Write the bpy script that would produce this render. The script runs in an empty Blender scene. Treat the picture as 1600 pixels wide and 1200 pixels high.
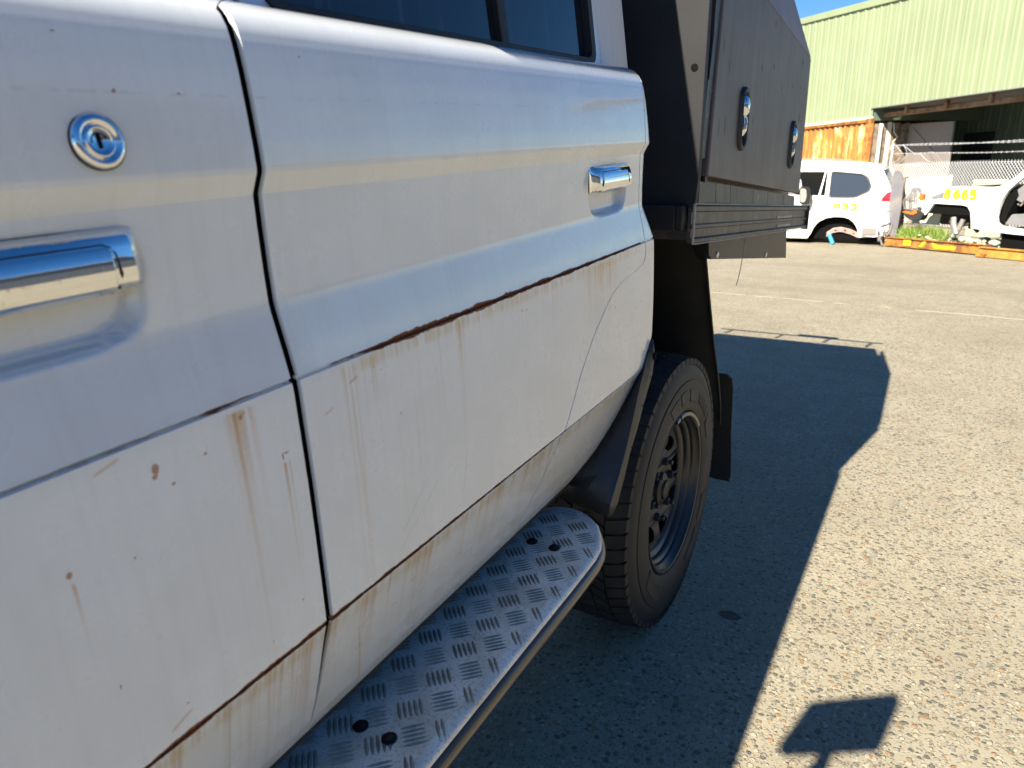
import bpy, bmesh, math, random
from mathutils import Vector, Matrix
from mathutils.geometry import tessellate_polygon
random.seed(7)
SC = bpy.context.scene
COL = SC.collection
G = -0.07                                   # height of the concrete

# ------------------------------------------------------------------ camera, sky, sun, exposure
pit, yaw, rol = math.radians(16.5775), math.radians(30.701), math.radians(-0.8)
h = Vector((-math.sin(yaw), math.cos(yaw), 0)); r0 = Vector((math.cos(yaw), math.sin(yaw), 0))
Fw = h * math.cos(pit) - Vector((0, 0, math.sin(pit)))
Up = h * math.sin(pit) + Vector((0, 0, math.cos(pit)))
Rt = r0 * math.cos(rol) + Up * math.sin(rol)
Up = Up * math.cos(rol) - r0 * math.sin(rol)
cam_d = bpy.data.cameras.new('camera'); cam = bpy.data.objects.new('camera', cam_d); COL.objects.link(cam)
mw = Matrix((Rt, Up, -Fw)).transposed().to_4x4(); mw.translation = Vector((0, 0, 1.22)); cam.matrix_world = mw
cam_d.sensor_width = 36; cam_d.lens = 1110 / 1600 * 36; cam_d.clip_start = 0.02; cam_d.clip_end = 2000
cam_d.dof.use_dof = True; cam_d.dof.focus_distance = 1.5; cam_d.dof.aperture_fstop = 8.0
SC.camera = cam

SUN_ELEV = math.radians(38.4)
LD = Vector((0.205, 1.243, -1.0)).normalized()           # direction the sunlight travels
world = bpy.data.worlds.new('World'); SC.world = world; world.use_nodes = True
wn = world.node_tree
sky = wn.nodes.new('ShaderNodeTexSky'); sky.sky_type = 'NISHITA'; sky.sun_disc = False
sky.sun_elevation = SUN_ELEV
sky.sun_rotation = math.atan2(-LD.x, -LD.y)
sky.altitude = 0; sky.air_density = 1.0; sky.dust_density = 0.0; sky.ozone_density = 5.5
bg = wn.nodes['Background']; bg.inputs['Strength'].default_value = 0.05
hs = wn.nodes.new('ShaderNodeHueSaturation'); hs.inputs['Saturation'].default_value = 1.22; hs.inputs['Hue'].default_value = 0.503
wn.links.new(sky.outputs[0], hs.inputs['Color']); wn.links.new(hs.outputs[0], bg.inputs['Color'])
sd = bpy.data.lights.new('sun', 'SUN'); sd.energy = 5.0; sd.angle = math.radians(0.5); sd.color = (1.0, 0.90, 0.74)
sun = bpy.data.objects.new('sun', sd); COL.objects.link(sun)
sun.rotation_euler = LD.to_track_quat('-Z', 'Y').to_euler()
SC.view_settings.view_transform = 'Standard'; SC.view_settings.look = 'None'
SC.view_settings.exposure = 1.5; SC.view_settings.gamma = 1; SC.view_settings.use_curve_mapping = False

SC.cycles.max_bounces = 6; SC.cycles.diffuse_bounces = 3; SC.cycles.glossy_bounces = 3; SC.cycles.caustics_reflective = False; SC.cycles.caustics_refractive = False

# ------------------------------------------------------------------ object helpers
WLOC = {}
def props(o, label=None, cat=None, group=None, kind=None):
    if label: o['label'] = label
    if cat: o['category'] = cat
    if group: o['group'] = group
    if kind: o['kind'] = kind
    return o
def empty(name, loc, label=None, cat=None, group=None):
    o = bpy.data.objects.new(name, None); o.empty_display_size = 0.1; COL.objects.link(o)
    o.location = loc; WLOC[o] = Vector(loc)
    return props(o, label, cat, group)
def obj(name, verts, faces, mat, parent=None, uv=None, sharp=30, bevel=0, solid=0, kind=None, seg=2, label=None):
    vs = [Vector(v) for v in verts]
    c = sum(vs, Vector()) / max(1, len(vs))
    me = bpy.data.meshes.new(name)
    me.from_pydata([v - c for v in vs], [], faces); me.update()
    if uv:
        l = me.uv_layers.new(name='uv')
        for lp in me.loops: l.data[lp.index].uv = uv[lp.vertex_index]
    bm = bmesh.new(); bm.from_mesh(me)
    if not solid: bmesh.ops.recalc_face_normals(bm, faces=bm.faces)
    bm.to_mesh(me); bm.free()
    for p in me.polygons: p.use_smooth = True
    me.set_sharp_from_angle(angle=math.radians(sharp))
    for m_ in (mat if isinstance(mat, (list, tuple)) else [mat]): me.materials.append(m_)
    o = bpy.data.objects.new(name, me); COL.objects.link(o)
    WLOC[o] = c
    if parent is not None:
        o.parent = parent; o.location = c - WLOC[parent]
    else: o.location = c
    if solid:
        md = o.modifiers.new('solid', 'SOLIDIFY'); md.thickness = solid; md.offset = 0
    if bevel:
        md = o.modifiers.new('bevel', 'BEVEL'); md.width = bevel; md.segments = seg; md.limit_method = 'ANGLE'; md.angle_limit = math.radians(40)
    if kind: o['kind'] = kind
    if label: o['label'] = label
    return o
class MB:
    def __init__(s): s.v = []; s.f = []
    def add(s, v, f):
        n = len(s.v); s.v += [Vector(q) for q in v]; s.f += [[i + n for i in q] for q in f]; return s
    def hexa(s, p):      # 8 corners: bottom 4 then top 4
        return s.add(p, [(0,1,2,3),(4,5,6,7),(0,1,5,4),(1,2,6,5),(2,3,7,6),(3,0,4,7)])
    def box(s, a, b, fn=None):
        x0,y0,z0 = a; x1,y1,z1 = b
        p = [(x0,y0,z0),(x1,y0,z0),(x1,y1,z0),(x0,y1,z0),(x0,y0,z1),(x1,y0,z1),(x1,y1,z1),(x0,y1,z1)]
        if fn: p = [fn(*q) for q in p]
        return s.hexa(p)
    def tube(s, pts, r, n=8, fn=None, cap=True, rr=None):
        pts = [Vector(fn(*p)) if fn else Vector(p) for p in pts]
        rings = []
        up = Vector((0.13, 0.31, 0.94)).normalized()
        for i, p in enumerate(pts):
            d = (pts[min(i+1, len(pts)-1)] - pts[max(i-1, 0)]).normalized()
            a = d.cross(up); a = a.normalized() if a.length > 1e-4 else d.cross(Vector((1,0,0))).normalized()
            b = d.cross(a)
            q = rr[i] if rr else r
            rings.append([p + (a*math.cos(t) + b*math.sin(t))*q for t in [2*math.pi*k/n for k in range(n)]])
        v = [x for rg in rings for x in rg]; f = []
        for i in range(len(pts)-1):
            for k in range(n):
                k2 = (k+1) % n
                f.append((i*n+k, i*n+k2, (i+1)*n+k2, (i+1)*n+k))
        if cap: f.append(tuple(range(n))); f.append(tuple(range((len(pts)-1)*n, len(pts)*n)))
        return s.add(v, f)
    def lathe(s, prof, fn, n=64, a0=0, a1=2*math.pi):   # prof: (axial, radius); fn(axial, r, angle)
        full = abs(a1-a0-2*math.pi) < 1e-6
        m = n if full else n+1
        v = [fn(x, r, a0+(a1-a0)*k/n) for k in range(m) for (x, r) in prof]
        f = []; L = len(prof)
        for k in range(n):
            k2 = (k+1) % m
            for j in range(L-1):
                f.append((k*L+j, k*L+j+1, k2*L+j+1, k2*L+j))
        return s.add(v, f)
    def prism(s, poly, fn, d0, d1):     # fn(u, v, d)
        n = len(poly)
        v = [fn(u, w, d0) for u, w in poly] + [fn(u, w, d1) for u, w in poly]
        tri = tessellate_polygon([[Vector((u, w, 0)) for u, w in poly]])
        f = [tuple(t) for t in tri] + [tuple(i+n for i in t) for t in tri] + [(i, (i+1)%n, (i+1)%n+n, i+n) for i in range(n)]
        return s.add(v, f)
    def panel(s, loops, fn, d0, d1):    # polygon with holes
        allp = [p for lp in loops for p in lp]; n = len(allp)
        tri = tessellate_polygon([[Vector((u, w, 0)) for u, w in lp] for lp in loops])
        v = [fn(u, w, d0) for u, w in allp] + [fn(u, w, d1) for u, w in allp]
        f = [tuple(t) for t in tri] + [tuple(i+n for i in t) for t in tri]
        b = 0
        for lp in loops:
            m = len(lp)
            f += [(b+i, b+(i+1)%m, b+(i+1)%m+n, b+i+n) for i in range(m)]
            b += m
        return s.add(v, f)
    def build(s, name, mat, parent=None, **k): return obj(name, s.v, s.f, mat, parent, **k)
def ball(c, rx, ry, rz, fn=None, nu=16, nv=8):
    m = MB(); v = []
    for j in range(nv+1):
        t = math.pi*j/nv
        for i in range(nu):
            a = 2*math.pi*i/nu
            v.append((c[0]+rx*math.sin(t)*math.cos(a), c[1]+ry*math.sin(t)*math.sin(a), c[2]+rz*math.cos(t)))
    f = [(j*nu+i, j*nu+(i+1)%nu, (j+1)*nu+(i+1)%nu, (j+1)*nu+i) for j in range(nv) for i in range(nu)]
    m.add([fn(*q) for q in v] if fn else v, f); return m
def smoothpoly(pts, r=0.02, n=5):   # round the corners of a 2D polygon
    out = []; N = len(pts)
    for i in range(N):
        p = Vector(pts[i]); a = Vector(pts[i-1]); b = Vector(pts[(i+1) % N])
        da = (a-p); db = (b-p); q = min(r, da.length*0.45, db.length*0.45)
        s0 = p+da.normalized()*q; s1 = p+db.normalized()*q
        for k in range(n+1):
            t = k/n; x = s0*(1-t)**2 + p*2*t*(1-t) + s1*t*t
            out.append((x.x, x.y))
    return out

# ------------------------------------------------------------------ material helpers
class NT:
    def __init__(s, name):
        s.m = bpy.data.materials.new(name); s.m.use_nodes = True
        s.t = s.m.node_tree; s.b = s.t.nodes['Principled BSDF']
    def n(s, typ, **k):
        nd = s.t.nodes.new(typ)
        for a, v in k.items(): setattr(nd, a, v)
        return nd
    def l(s, a, b): s.t.links.new(a, b)
    def put(s, sock, v):
        if isinstance(v, (int, float)): sock.default_value = v
        elif isinstance(v, (tuple, list)): sock.default_value = tuple(v) + ((1,) if len(v) == 3 and sock.type == 'RGBA' else ())
        else: s.l(v, sock)
    def math(s, op, a, b=0.0, c=None, clamp=False):
        nd = s.n('ShaderNodeMath', operation=op, use_clamp=clamp); s.put(nd.inputs[0], a); s.put(nd.inputs[1], b)
        if c is not None: s.put(nd.inputs[2], c)
        return nd.outputs[0]
    def ramp(s, v, lo, hi, a=0.0, b=1.0):
        nd = s.n('ShaderNodeMapRange', clamp=True); nd.interpolation_type = 'SMOOTHSTEP'
        s.put(nd.inputs[0], v); s.put(nd.inputs[1], lo); s.put(nd.inputs[2], hi); s.put(nd.inputs[3], a); s.put(nd.inputs[4], b)
        return nd.outputs[0]
    def mix(s, f, a, b):
        nd = s.n('ShaderNodeMix', data_type='RGBA'); s.put(nd.inputs[0], f); s.put(nd.inputs[6], a); s.put(nd.inputs[7], b)
        return nd.outputs[2]
    def noise(s, vec, scale, detail=4, rough=0.55, dist=0.0, mp=None):
        if mp:
            m = s.n('ShaderNodeMapping'); s.l(vec, m.inputs[0]); m.inputs['Scale'].default_value = mp; vec = m.outputs[0]
        nd = s.n('ShaderNodeTexNoise'); s.l(vec, nd.inputs['Vector']); nd.inputs['Scale'].default_value = scale
        nd.inputs['Detail'].default_value = detail; nd.inputs['Roughness'].default_value = rough; nd.inputs['Distortion'].default_value = dist
        return nd.outputs['Fac']
    def vor(s, vec, scale, feature='F1', out='Distance', rnd=1.0):
        nd = s.n('ShaderNodeTexVoronoi', feature=feature); s.l(vec, nd.inputs['Vector']); nd.inputs['Scale'].default_value = scale
        nd.inputs['Randomness'].default_value = rnd
        return nd.outputs[out]
    def coord(s, which='Object'): return s.n('ShaderNodeTexCoord').outputs[which]
    def sep(s, v):
        nd = s.n('ShaderNodeSeparateXYZ'); s.l(v, nd.inputs[0]); return nd.outputs
    def bump(s, hgt, st=0.3, d=0.01, nrm=None):
        nd = s.n('ShaderNodeBump'); nd.inputs['Strength'].default_value = st; nd.inputs['Distance'].default_value = d
        s.put(nd.inputs['Height'], hgt)
        if nrm is not None: s.l(nrm, nd.inputs['Normal'])
        return nd.outputs[0]
    def out(s, col=None, rough=None, metal=None, nrm=None, spec=None, coat=None, coatr=None):
        b = s.b
        for nm, v in (('Base Color', col), ('Roughness', rough), ('Metallic', metal), ('Normal', nrm), ('Specular IOR Level', spec), ('Coat Weight', coat), ('Coat Roughness', coatr)):
            if v is not None: s.put(b.inputs[nm], v)
        return s.m
def grime(name, col, rough=0.6, metal=0.0, dirt=(0.16, 0.13, 0.09), amt=0.35, scale=6, bump=0.15, spec=0.5, fine=120, coat=0):
    t = NT(name); c = t.coord(); a = t.noise(c, scale, 6, 0.65); b = t.noise(c, fine, 3)
    col2 = t.mix(t.math('MULTIPLY', t.ramp(a, 0.42, 0.72), amt), col, dirt)
    col3 = t.mix(t.math('MULTIPLY', t.ramp(b, 0.3, 0.7), 0.18), col2, tuple(x*0.55 for x in col))
    return t.out(col3, t.math('ADD', t.math('MULTIPLY', a, 0.25), rough-0.12), metal, t.bump(t.math('ADD', b, a), bump, 0.002), spec, coat)

# ---- concrete with exposed pebbles
def mat_ground():
    t = NT('exposed_aggregate_concrete'); g = t.n('ShaderNodeNewGeometry').outputs['Position']
    wob = t.n('ShaderNodeVectorMath', operation='ADD'); nz = t.n('ShaderNodeTexNoise'); t.l(g, nz.inputs['Vector']); nz.inputs['Scale'].default_value = 60
    sc = t.n('ShaderNodeVectorMath', operation='SCALE'); t.l(nz.outputs['Color'], sc.inputs[0]); sc.inputs['Scale'].default_value = 0.008
    t.l(g, wob.inputs[0]); t.l(sc.outputs[0], wob.inputs[1]); w = wob.outputs[0]
    v1 = t.n('ShaderNodeTexVoronoi'); t.l(w, v1.inputs['Vector']); v1.inputs['Scale'].default_value = 62
    v2 = t.n('ShaderNodeTexVoronoi'); t.l(w, v2.inputs['Vector']); v2.inputs['Scale'].default_value = 135
    p1 = t.ramp(v1.outputs['Distance'], 0.36, 0.46, 1, 0); p2 = t.ramp(v2.outputs['Distance'], 0.36, 0.48, 1, 0)
    s1 = t.sep(v1.outputs['Color']); s2 = t.sep(v2.outputs['Color'])
    def pebcol(val):
        cr = t.n('ShaderNodeValToRGB'); t.l(val, cr.inputs[0]); e = cr.color_ramp; e.interpolation = 'CONSTANT'
        cols = [(0, (.23,.195,.15)), (.16, (.42,.35,.26)), (.28, (.135,.13,.115)), (.42, (.48,.41,.33)), (.54, (.29,.205,.12)), (.64, (.10,.10,.098)), (.76, (.30,.275,.24)), (.92, (.36,.20,.10))]
        while len(e.elements) < len(cols): e.elements.new(0.5)
        for el, (p, c) in zip(e.elements, cols): el.position = p; el.color = c + (1,)
        return cr.outputs[0]
    big = t.noise(g, 0.55, 5, 0.6); mid = t.noise(g, 4.5, 5, 0.62); fine = t.noise(g, 420, 2)
    cement = t.mix(t.ramp(mid, 0.3, 0.7), (.40,.35,.275), (.31,.265,.205))
    cement = t.mix(t.math('MULTIPLY', t.ramp(big, 0.35, 0.65), 0.45), cement, (.41,.365,.295))
    cement = t.mix(t.math('MULTIPLY', fine, 0.3), cement, (.25,.21,.16))
    on1 = t.math('MULTIPLY', p1, t.ramp(s1[1], 0.20, 0.26)); on2 = t.math('MULTIPLY', p2, t.ramp(s2[1], 0.25, 0.30))
    cement = t.mix(t.math('MULTIPLY', t.ramp(t.noise(g, 1.3, 6, .7), .48, .7), .45), cement, (.25,.215,.17))
    c = t.mix(t.math('MULTIPLY', on2, 0.75), cement, pebcol(s2[0]))
    c = t.mix(t.math('MULTIPLY', on1, 0.85), c, pebcol(s1[0]))
    # oil stain and faint tyre darkening
    def blob(cx, cy, rx, ry, amt):
        mp = t.n('ShaderNodeMapping'); mp.vector_type = 'POINT'; t.l(w, mp.inputs[0])
        mp.inputs['Location'].default_value = (-cx/rx, -cy/ry, 0); mp.inputs['Scale'].default_value = (1/rx, 1/ry, 0)
        ln = t.n('ShaderNodeVectorMath', operation='LENGTH'); t.l(mp.outputs[0], ln.inputs[0])
        d = t.math('ADD', ln.outputs['Value'], t.math('MULTIPLY', t.math('SUBTRACT', mid, 0.5), 2.2))
        return t.math('MULTIPLY', t.ramp(d, 0.75, 1.05, 1, 0), amt)
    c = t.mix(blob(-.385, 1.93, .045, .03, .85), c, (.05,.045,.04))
    c = t.mix(blob(-.3, 9.2, 1.6, .25, .25), c, (.2,.17,.13)); c = t.mix(blob(.6, 6.6, .7, .5, .22), c, (.24,.2,.15))
    c = t.mix(blob(-1.2, 8.4, .9, .2, .3), c, (.22,.18,.14)); c = t.mix(blob(-1.0, 10.6, 1.2, .3, .3), c, (.22,.18,.14))
    gm = t.n('ShaderNodeMix', data_type='RGBA', blend_type='MULTIPLY'); gm.inputs[0].default_value = 1; t.l(c, gm.inputs[6]); gm.inputs[7].default_value = (.90,.94,.88,1); c = gm.outputs[2]
    hgt = t.math('ADD', t.math('MULTIPLY', on1, 1.0), t.math('ADD', t.math('MULTIPLY', on2, 0.45), t.math('MULTIPLY', fine, 0.5)))
    return t.out(c, t.math('SUBTRACT', 0.86, t.math('MULTIPLY', on1, 0.22)), 0, t.bump(hgt, 0.9, 0.0045), 0.35)

# ---- old white paint: uv.x = metres along the car, uv.y = metres up (cab frame)
def mat_paint(ylo=-9, yhi=9, nm='old_white_paint'):
    t = NT(nm); uvn = t.n('ShaderNodeUVMap'); uv = uvn.outputs[0]; s = t.sep(uv); Y, Z = s[0], s[1]
    n1 = t.noise(uv, 9, 5, 0.6); n2 = t.noise(uv, 70, 4, 0.6); n3 = t.noise(uv, 260, 3)
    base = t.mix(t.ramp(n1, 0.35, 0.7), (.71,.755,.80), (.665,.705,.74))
    # faint vertical run marks of old rain
    run = t.noise(uv, 1, 3, 0.6, mp=(95, 2.2, 1)); run2 = t.noise(uv, 1, 3, 0.6, mp=(260, 5, 1))
    base = t.mix(t.math('MULTIPLY', t.ramp(run, 0.45, 0.75), 0.12), base, (.44,.43,.40))
    base = t.mix(t.math('MULTIPLY', t.ramp(n3, 0.62, 0.78), 0.05), base, (.35,.34,.32))
    # warm ground reflection painted as a beige tint below the lower crease
    low = t.ramp(Z, 0.735, 0.715); base = t.mix(t.math('MULTIPLY', low, 0.30), base, (.52,.47,.36))
    def win(v, a, b, e):
        e = min(e, (b-a)*.45)     # 1 inside [a,b]
        return t.math('MULTIPLY', t.ramp(v, a-e, a+e), t.ramp(v, b-e, b+e, 1, 0))
    def streaks(z0, y0, y1, k, amt, thr=0.52):
        d = t.math('SUBTRACT', z0, Z)
        fall = t.math('MULTIPLY', t.ramp(d, 0.0, 0.004), t.math('POWER', 2.718, t.math('MULTIPLY', d, -k)))
        fall = t.math('MINIMUM', fall, 1.0)
        return t.math('MULTIPLY', t.math('MULTIPLY', fall, win(Y, y0, y1, 0.01)), t.math('MULTIPLY', t.ramp(t.math('ADD', t.math('MULTIPLY', run, .6), t.math('MULTIPLY', run2, .4)), thr, thr+.16), amt))
    ocher = (.46,.225,.045); rust = (.12,.035,.016); rust2 = (.27,.095,.025)
    c = base
    allst = [(1.006,.568,.585,9,.9,.42),(1.006,.585,.70,14,.65,.52),(1.006,.70,1.1,24,.65,.54),(1.006,.775,.783,20,.8,.38),(1.006,1.16,1.30,22,.95,.42),(1.006,.4285,.4335,12,1,.20),(1.006,.420,.445,22,.7,.42),(1.006,.444,.452,22,.5,.4),
          (.734,.1,.50,14,.8,.48),(.734,.50,1.10,24,.9,.47),(.94,.4745,.4775,22,.9,.2),(.94,.481,.4825,20,.5,.3),(.93,.2725,.2750,45,.8,.2)]
    st = [streaks(*q) for q in allst if q[2] > ylo and q[1] < yhi] or [0.0]
    acc = st[0]
    for q in st[1:]: acc = t.math('MAXIMUM', acc, q)
    c = t.mix(acc, c, ocher)
    # pale ochre bleed next to lines
    nearl = t.math('MULTIPLY', t.math('MAXIMUM', win(Z, .716, .735, .006), t.math('MULTIPLY', win(Z, .994, 1.008, .005), win(Y, .57, 1.42, .02))), t.math('MULTIPLY', t.ramp(run, .35, .6), .6)); c = t.mix(nearl, c, (.55,.42,.22))
    # spots and chips
    spots = [(.352,.985,.0042,.0065),(.350,.979,.003,.003),(.364,.967,.0022,.002),(.397,.98,.0022,.002),(.475,.9445,.0018,.0042),(.4795,.947,.0045,.0013),(.273,.936,.0028,.0035),(.473,.786,.0016,.002),
             (.431,.765,.0012,.0012),(.287,.826,.0013,.003),(.336,.769,.0025,.0012),(.320,.923,.0012,.0012),(.437,.998,.003,.003),(.941,.982,.0015,.003),(.952,.981,.0015,.002),(.65,.926,.002,.002),(.613,.993,.0012,.0012),
             (.624,.986,.0012,.0012),(.63,.979,.0012,.001),(.606,.978,.0012,.001),(1.434,.893,.0025,.003),(1.381,.865,.002,.002),(1.296,.91,.002,.004),(1.305,.87,.002,.003),(1.35,.83,.002,.003),(.387,1.261,.0022,.0018),(.439,1.261,.0022,.0012),(.356,1.297,.002,.001),(.572,1.296,.0016,.0008),(.598,.876,.0014,.001),(1.47,.83,.002,.003),(.657,.845,.001,.001)]
    spots = [q for q in spots if ylo < q[0] < yhi]
    if ylo < .5 < yhi: spots += [(.505+.007*(1 if i % 2 else -1), 1.24-.052*i, .0011, .0016) for i in range(5)]
    cmb = t.n('ShaderNodeCombineXYZ'); nn = t.noise(uv, 500, 2)
    off = t.math('MULTIPLY', t.math('SUBTRACT', n3, .5), .004)
    t.put(cmb.inputs[0], t.math('ADD', Y, off)); t.put(cmb.inputs[1], t.math('ADD', Z, off)); pv = cmb.outputs[0]
    sm = None
    for (sy, sz, ry, rz) in (spots or [(0,0,.001,.001)]):
        ry *= .72; rz *= .72
        mp = t.n('ShaderNodeMapping'); t.l(pv, mp.inputs[0]); mp.inputs['Location'].default_value = (-sy/ry, -sz/rz, 0); mp.inputs['Scale'].default_value = (1/ry, 1/rz, 0)
        ln = t.n('ShaderNodeVectorMath', operation='LENGTH'); t.l(mp.outputs[0], ln.inputs[0])
        q = t.ramp(ln.outputs['Value'], .75, 1.25, 1, 0); sm = q if sm is None else t.math('MAXIMUM', sm, q)
    c = t.mix(t.math('MULTIPLY', sm, .85), c, rust2)
    # scratches: (y, z, length, slope, colour strength)
    for (sy, sz, ln_, sl, wd, am, colr) in [q for q in [(.316,1.002,.012,.25,.0012,.45,ocher),(.328,.757,.012,.35,.0013,.5,ocher),(.58,1.018-.03,.008,.3,.0012,.6,ocher),(.541,.967,.007,.3,.001,.5,ocher),(.66,.80,.03,.9,.0009,.25,(.2,.2,.2)),(.67,.785,.05,.7,.0008,.22,(.2,.2,.2)),(.77,.794,.006,4,.0010,.35,(.2,.2,.2)),(.57,.62,.012,-6,.0012,.5,ocher),(.44,1.0,.003,.4,.001,.6,ocher)] if ylo < q[0] < yhi]:
        dy = t.math('SUBTRACT', Y, sy); dz = t.math('SUBTRACT', t.math('SUBTRACT', Z, sz), t.math('MULTIPLY', dy, sl))
        ww = wd*math.sqrt(1+sl*sl)
        m = t.math('MULTIPLY', t.ramp(t.math('ABSOLUTE', dz), ww*.5, ww*1.6, 1, 0), t.ramp(t.math('ABSOLUTE', dy), ln_*.7, ln_, 1, 0)); c = t.mix(t.math('MULTIPLY', m, am), c, colr)
    # horizontal rub line on the upper band
    rub = t.math('MULTIPLY', t.ramp(t.math('ABSOLUTE', t.math('SUBTRACT', Z, t.math('ADD', 1.2585, t.math('MULTIPLY', n1, .004)))), .0006, .0016, 1, 0), t.ramp(n2, .45, .6))
    c = t.mix(t.math('MULTIPLY', rub, .2), c, (.28,.27,.27))
    # rusty seams
    nw = t.noise(uv, 22, 4, .7)
    wv = t.math('MULTIPLY', t.math('SUBTRACT', n2, .5), .0035)
    def seam(z0, y0, y1, w0, w1, lo=None):
        th = t.math('MULTIPLY', t.math('SUBTRACT', t.ramp(Y, y0, y0+(y1-y0)*.16, w0, w1), t.ramp(Y, y0+(y1-y0)*.3, y1, 0, w1*.55)), t.ramp(nw, .3, .7, .55, 1.25))
        d = t.math('ABSOLUTE', t.math('ADD', t.math('SUBTRACT', Z, z0), wv))
        return t.math('MULTIPLY', t.ramp(t.math('SUBTRACT', d, th), -.0006, .0008, 1, 0), win(Y, y0, y1, .004))
    rustmask = t.math('MAXIMUM', t.math('MAXIMUM', seam(1.0115, .555, 1.44, .0008, .0046), seam(.7385, .05, 1.085, .0036, .0042)), seam(1.0115, .405, .455, .001, .0016))
    rc = t.mix(t.ramp(n3, .35, .65), rust, rust2)
    c = t.mix(t.math('MULTIPLY', seam(1.0115, .05, .503, .0012, .0014), .8), c, (.10,.12,.16))  # thin shadow line of the front door's upper crease, painted dark blue-grey
    c = t.mix(t.math('MULTIPLY', seam(.7385, 1.085, 1.40, .0010, .0012), .8), c, (.16,.12,.09))
    c = t.mix(rustmask, c, rc)
    rough = t.math('ADD', t.math('MULTIPLY', n1, .16), .20); rough = t.mix(rustmask, rough, (.85,.85,.85))
    bmp = None
    return t.out(c, rough, 0, bmp, .5, t.math('SUBTRACT', 1, rustmask), .07)

def mat_simple(name, col, rough=.5, metal=0, spec=.5, coat=0):
    t = NT(name); c = t.coord(); n = t.noise(c, 40, 4)
    return t.out(t.mix(t.math('MULTIPLY', n, .3), col, tuple(x*.7 for x in col)), t.math('ADD', t.math('MULTIPLY', n, .1), max(.02, rough-.05)), metal, t.bump(n, .03, .001), spec, coat)
def mat_chrome():
    t = NT('aged_chrome'); c = t.coord(); n = t.noise(c, 180, 4, .6); m = t.noise(c, 25, 4)
    sp_ = t.ramp(n, .60, .70)
    return t.out(t.mix(t.math('MULTIPLY', sp_, .4), (.78,.79,.80), (.35,.27,.18)), t.math('ADD', .05, t.math('MULTIPLY', sp_, .25)), 1.0, t.bump(m, .06, .002))
def mat_glass():
    t = NT('dark_tinted_glass'); c = t.coord(); run = t.noise(c, 1, 3, .6, mp=(1, 38, 3.5)); n = t.noise(c, 14, 5)
    dust = t.math('MULTIPLY', t.ramp(run, .52, .74), .35)
    return t.out(t.mix(dust, (.010,.013,.02), (.09,.10,.11)), t.math('ADD', .04, t.math('MULTIPLY', t.math('ADD', dust, t.math('MULTIPLY', n, .2)), .25)), 0, None, .6)
def mat_rubber():
    t = NT('tyre_rubber'); c = t.coord(); n = t.noise(c, 9, 5, .6); f = t.noise(c, 160, 3)
    col = t.mix(t.ramp(n, .40, .66), (.016,.017,.020), (.036,.033,.030)); col = t.mix(t.math('MULTIPLY', f, .4), col, (.012,.012,.013))
    return t.out(col, .68, 0, t.bump(f, .25, .001), .35)
def mat_sidewall():
    t = NT('tyre_sidewall_rubber'); u = t.n('ShaderNodeUVMap').outputs[0]; s = t.sep(u); n = t.noise(t.coord(), 14, 5, .6)
    dust = t.ramp(s[1], .25, .335, 1, .25)
    c = t.mix(t.math('MULTIPLY', t.ramp(n, .3, .7, .35, 1), dust), (.013,.014,.017), (.046,.041,.036))
    return t.out(c, .62, 0, t.bump(t.noise(t.coord(), 200, 3), .15, .001), .4)
def mat_alu():
    t = NT('worn_checker_plate_aluminium'); c = t.coord(); n = t.noise(c, 12, 5, .6); f = t.noise(c, 1, 4, .6, mp=(500, 60, 10)); g = t.noise(c, 240, 3)
    col = t.mix(t.ramp(n, .35, .7), (.90,.85,.77), (.66,.60,.50)); col = t.mix(t.math('MULTIPLY', t.ramp(g, .5, .7), .45), col, (.20,.16,.11))
    return t.out(col, t.math('ADD', .34, t.math('MULTIPLY', n, .2)), .18, t.bump(t.math('ADD', f, g), .18, .0006))
def mat_panel():
    t = NT('scratched_black_powder_coat'); u = t.n('ShaderNodeUVMap').outputs[0]; s = t.sep(u)
    n = t.noise(u, 5, 5, .65); st = t.noise(u, 1, 4, .6, mp=(26, 2.2, 1)); f = t.noise(u, 1, 3, .6, mp=(160, 10, 1)); g = t.noise(u, 300, 2)
    col = t.mix(t.math('MULTIPLY', t.ramp(st, .35, .7), .55), (.095,.072,.067), (.150,.112,.102)); col = t.mix(t.math('MULTIPLY', t.ramp(f, .62, .74), .35), col, (.19,.16,.14))
    marks = [(1.814,1.496,.004,.02),(1.872,1.457,.004,.018),(1.81,1.316,.006,.026),(1.867,1.323,.006,.024),(2.057,1.536,.003,.01),(2.22,1.492,.012,.012),(2.378,1.512,.012,.009),(2.355,1.624,.01,.01),(2.844,1.576,.02,.012),(2.874,1.393,.02,.02),(2.919,1.384,.01,.01),(2.52,1.464,.009,.006),(2.697,1.485,.008,.005),(2.842,1.493,.01,.008),(2.863,1.228,.01,.016),(2.913,1.232,.01,.016),(2.129,1.30,.005,.012),(2.16,1.35,.006,.014)]
    sm = None
    for (sy, sz, ry, rz) in marks:
        mp = t.n('ShaderNodeMapping'); t.l(u, mp.inputs[0]); mp.inputs['Location'].default_value = (-sy/ry, -sz/rz, 0); mp.inputs['Scale'].default_value = (1/ry, 1/rz, 0)
        ln = t.n('ShaderNodeVectorMath', operation='LENGTH'); t.l(mp.outputs[0], ln.inputs[0])
        q = t.ramp(t.math('ADD', ln.outputs['Value'], t.math('MULTIPLY', t.math('SUBTRACT', g, .5), .8)), .7, 1.1, 1, 0); sm = q if sm is None else t.math('MAXIMUM', sm, q)
    col = t.mix(sm, col, (.006,.006,.006))
    return t.out(col, t.math('ADD', .42, t.math('MULTIPLY', n, .18)), 0, t.bump(t.math('SUBTRACT', g, t.math('MULTIPLY', sm, 3)), .12, .0008), .55)
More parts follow.
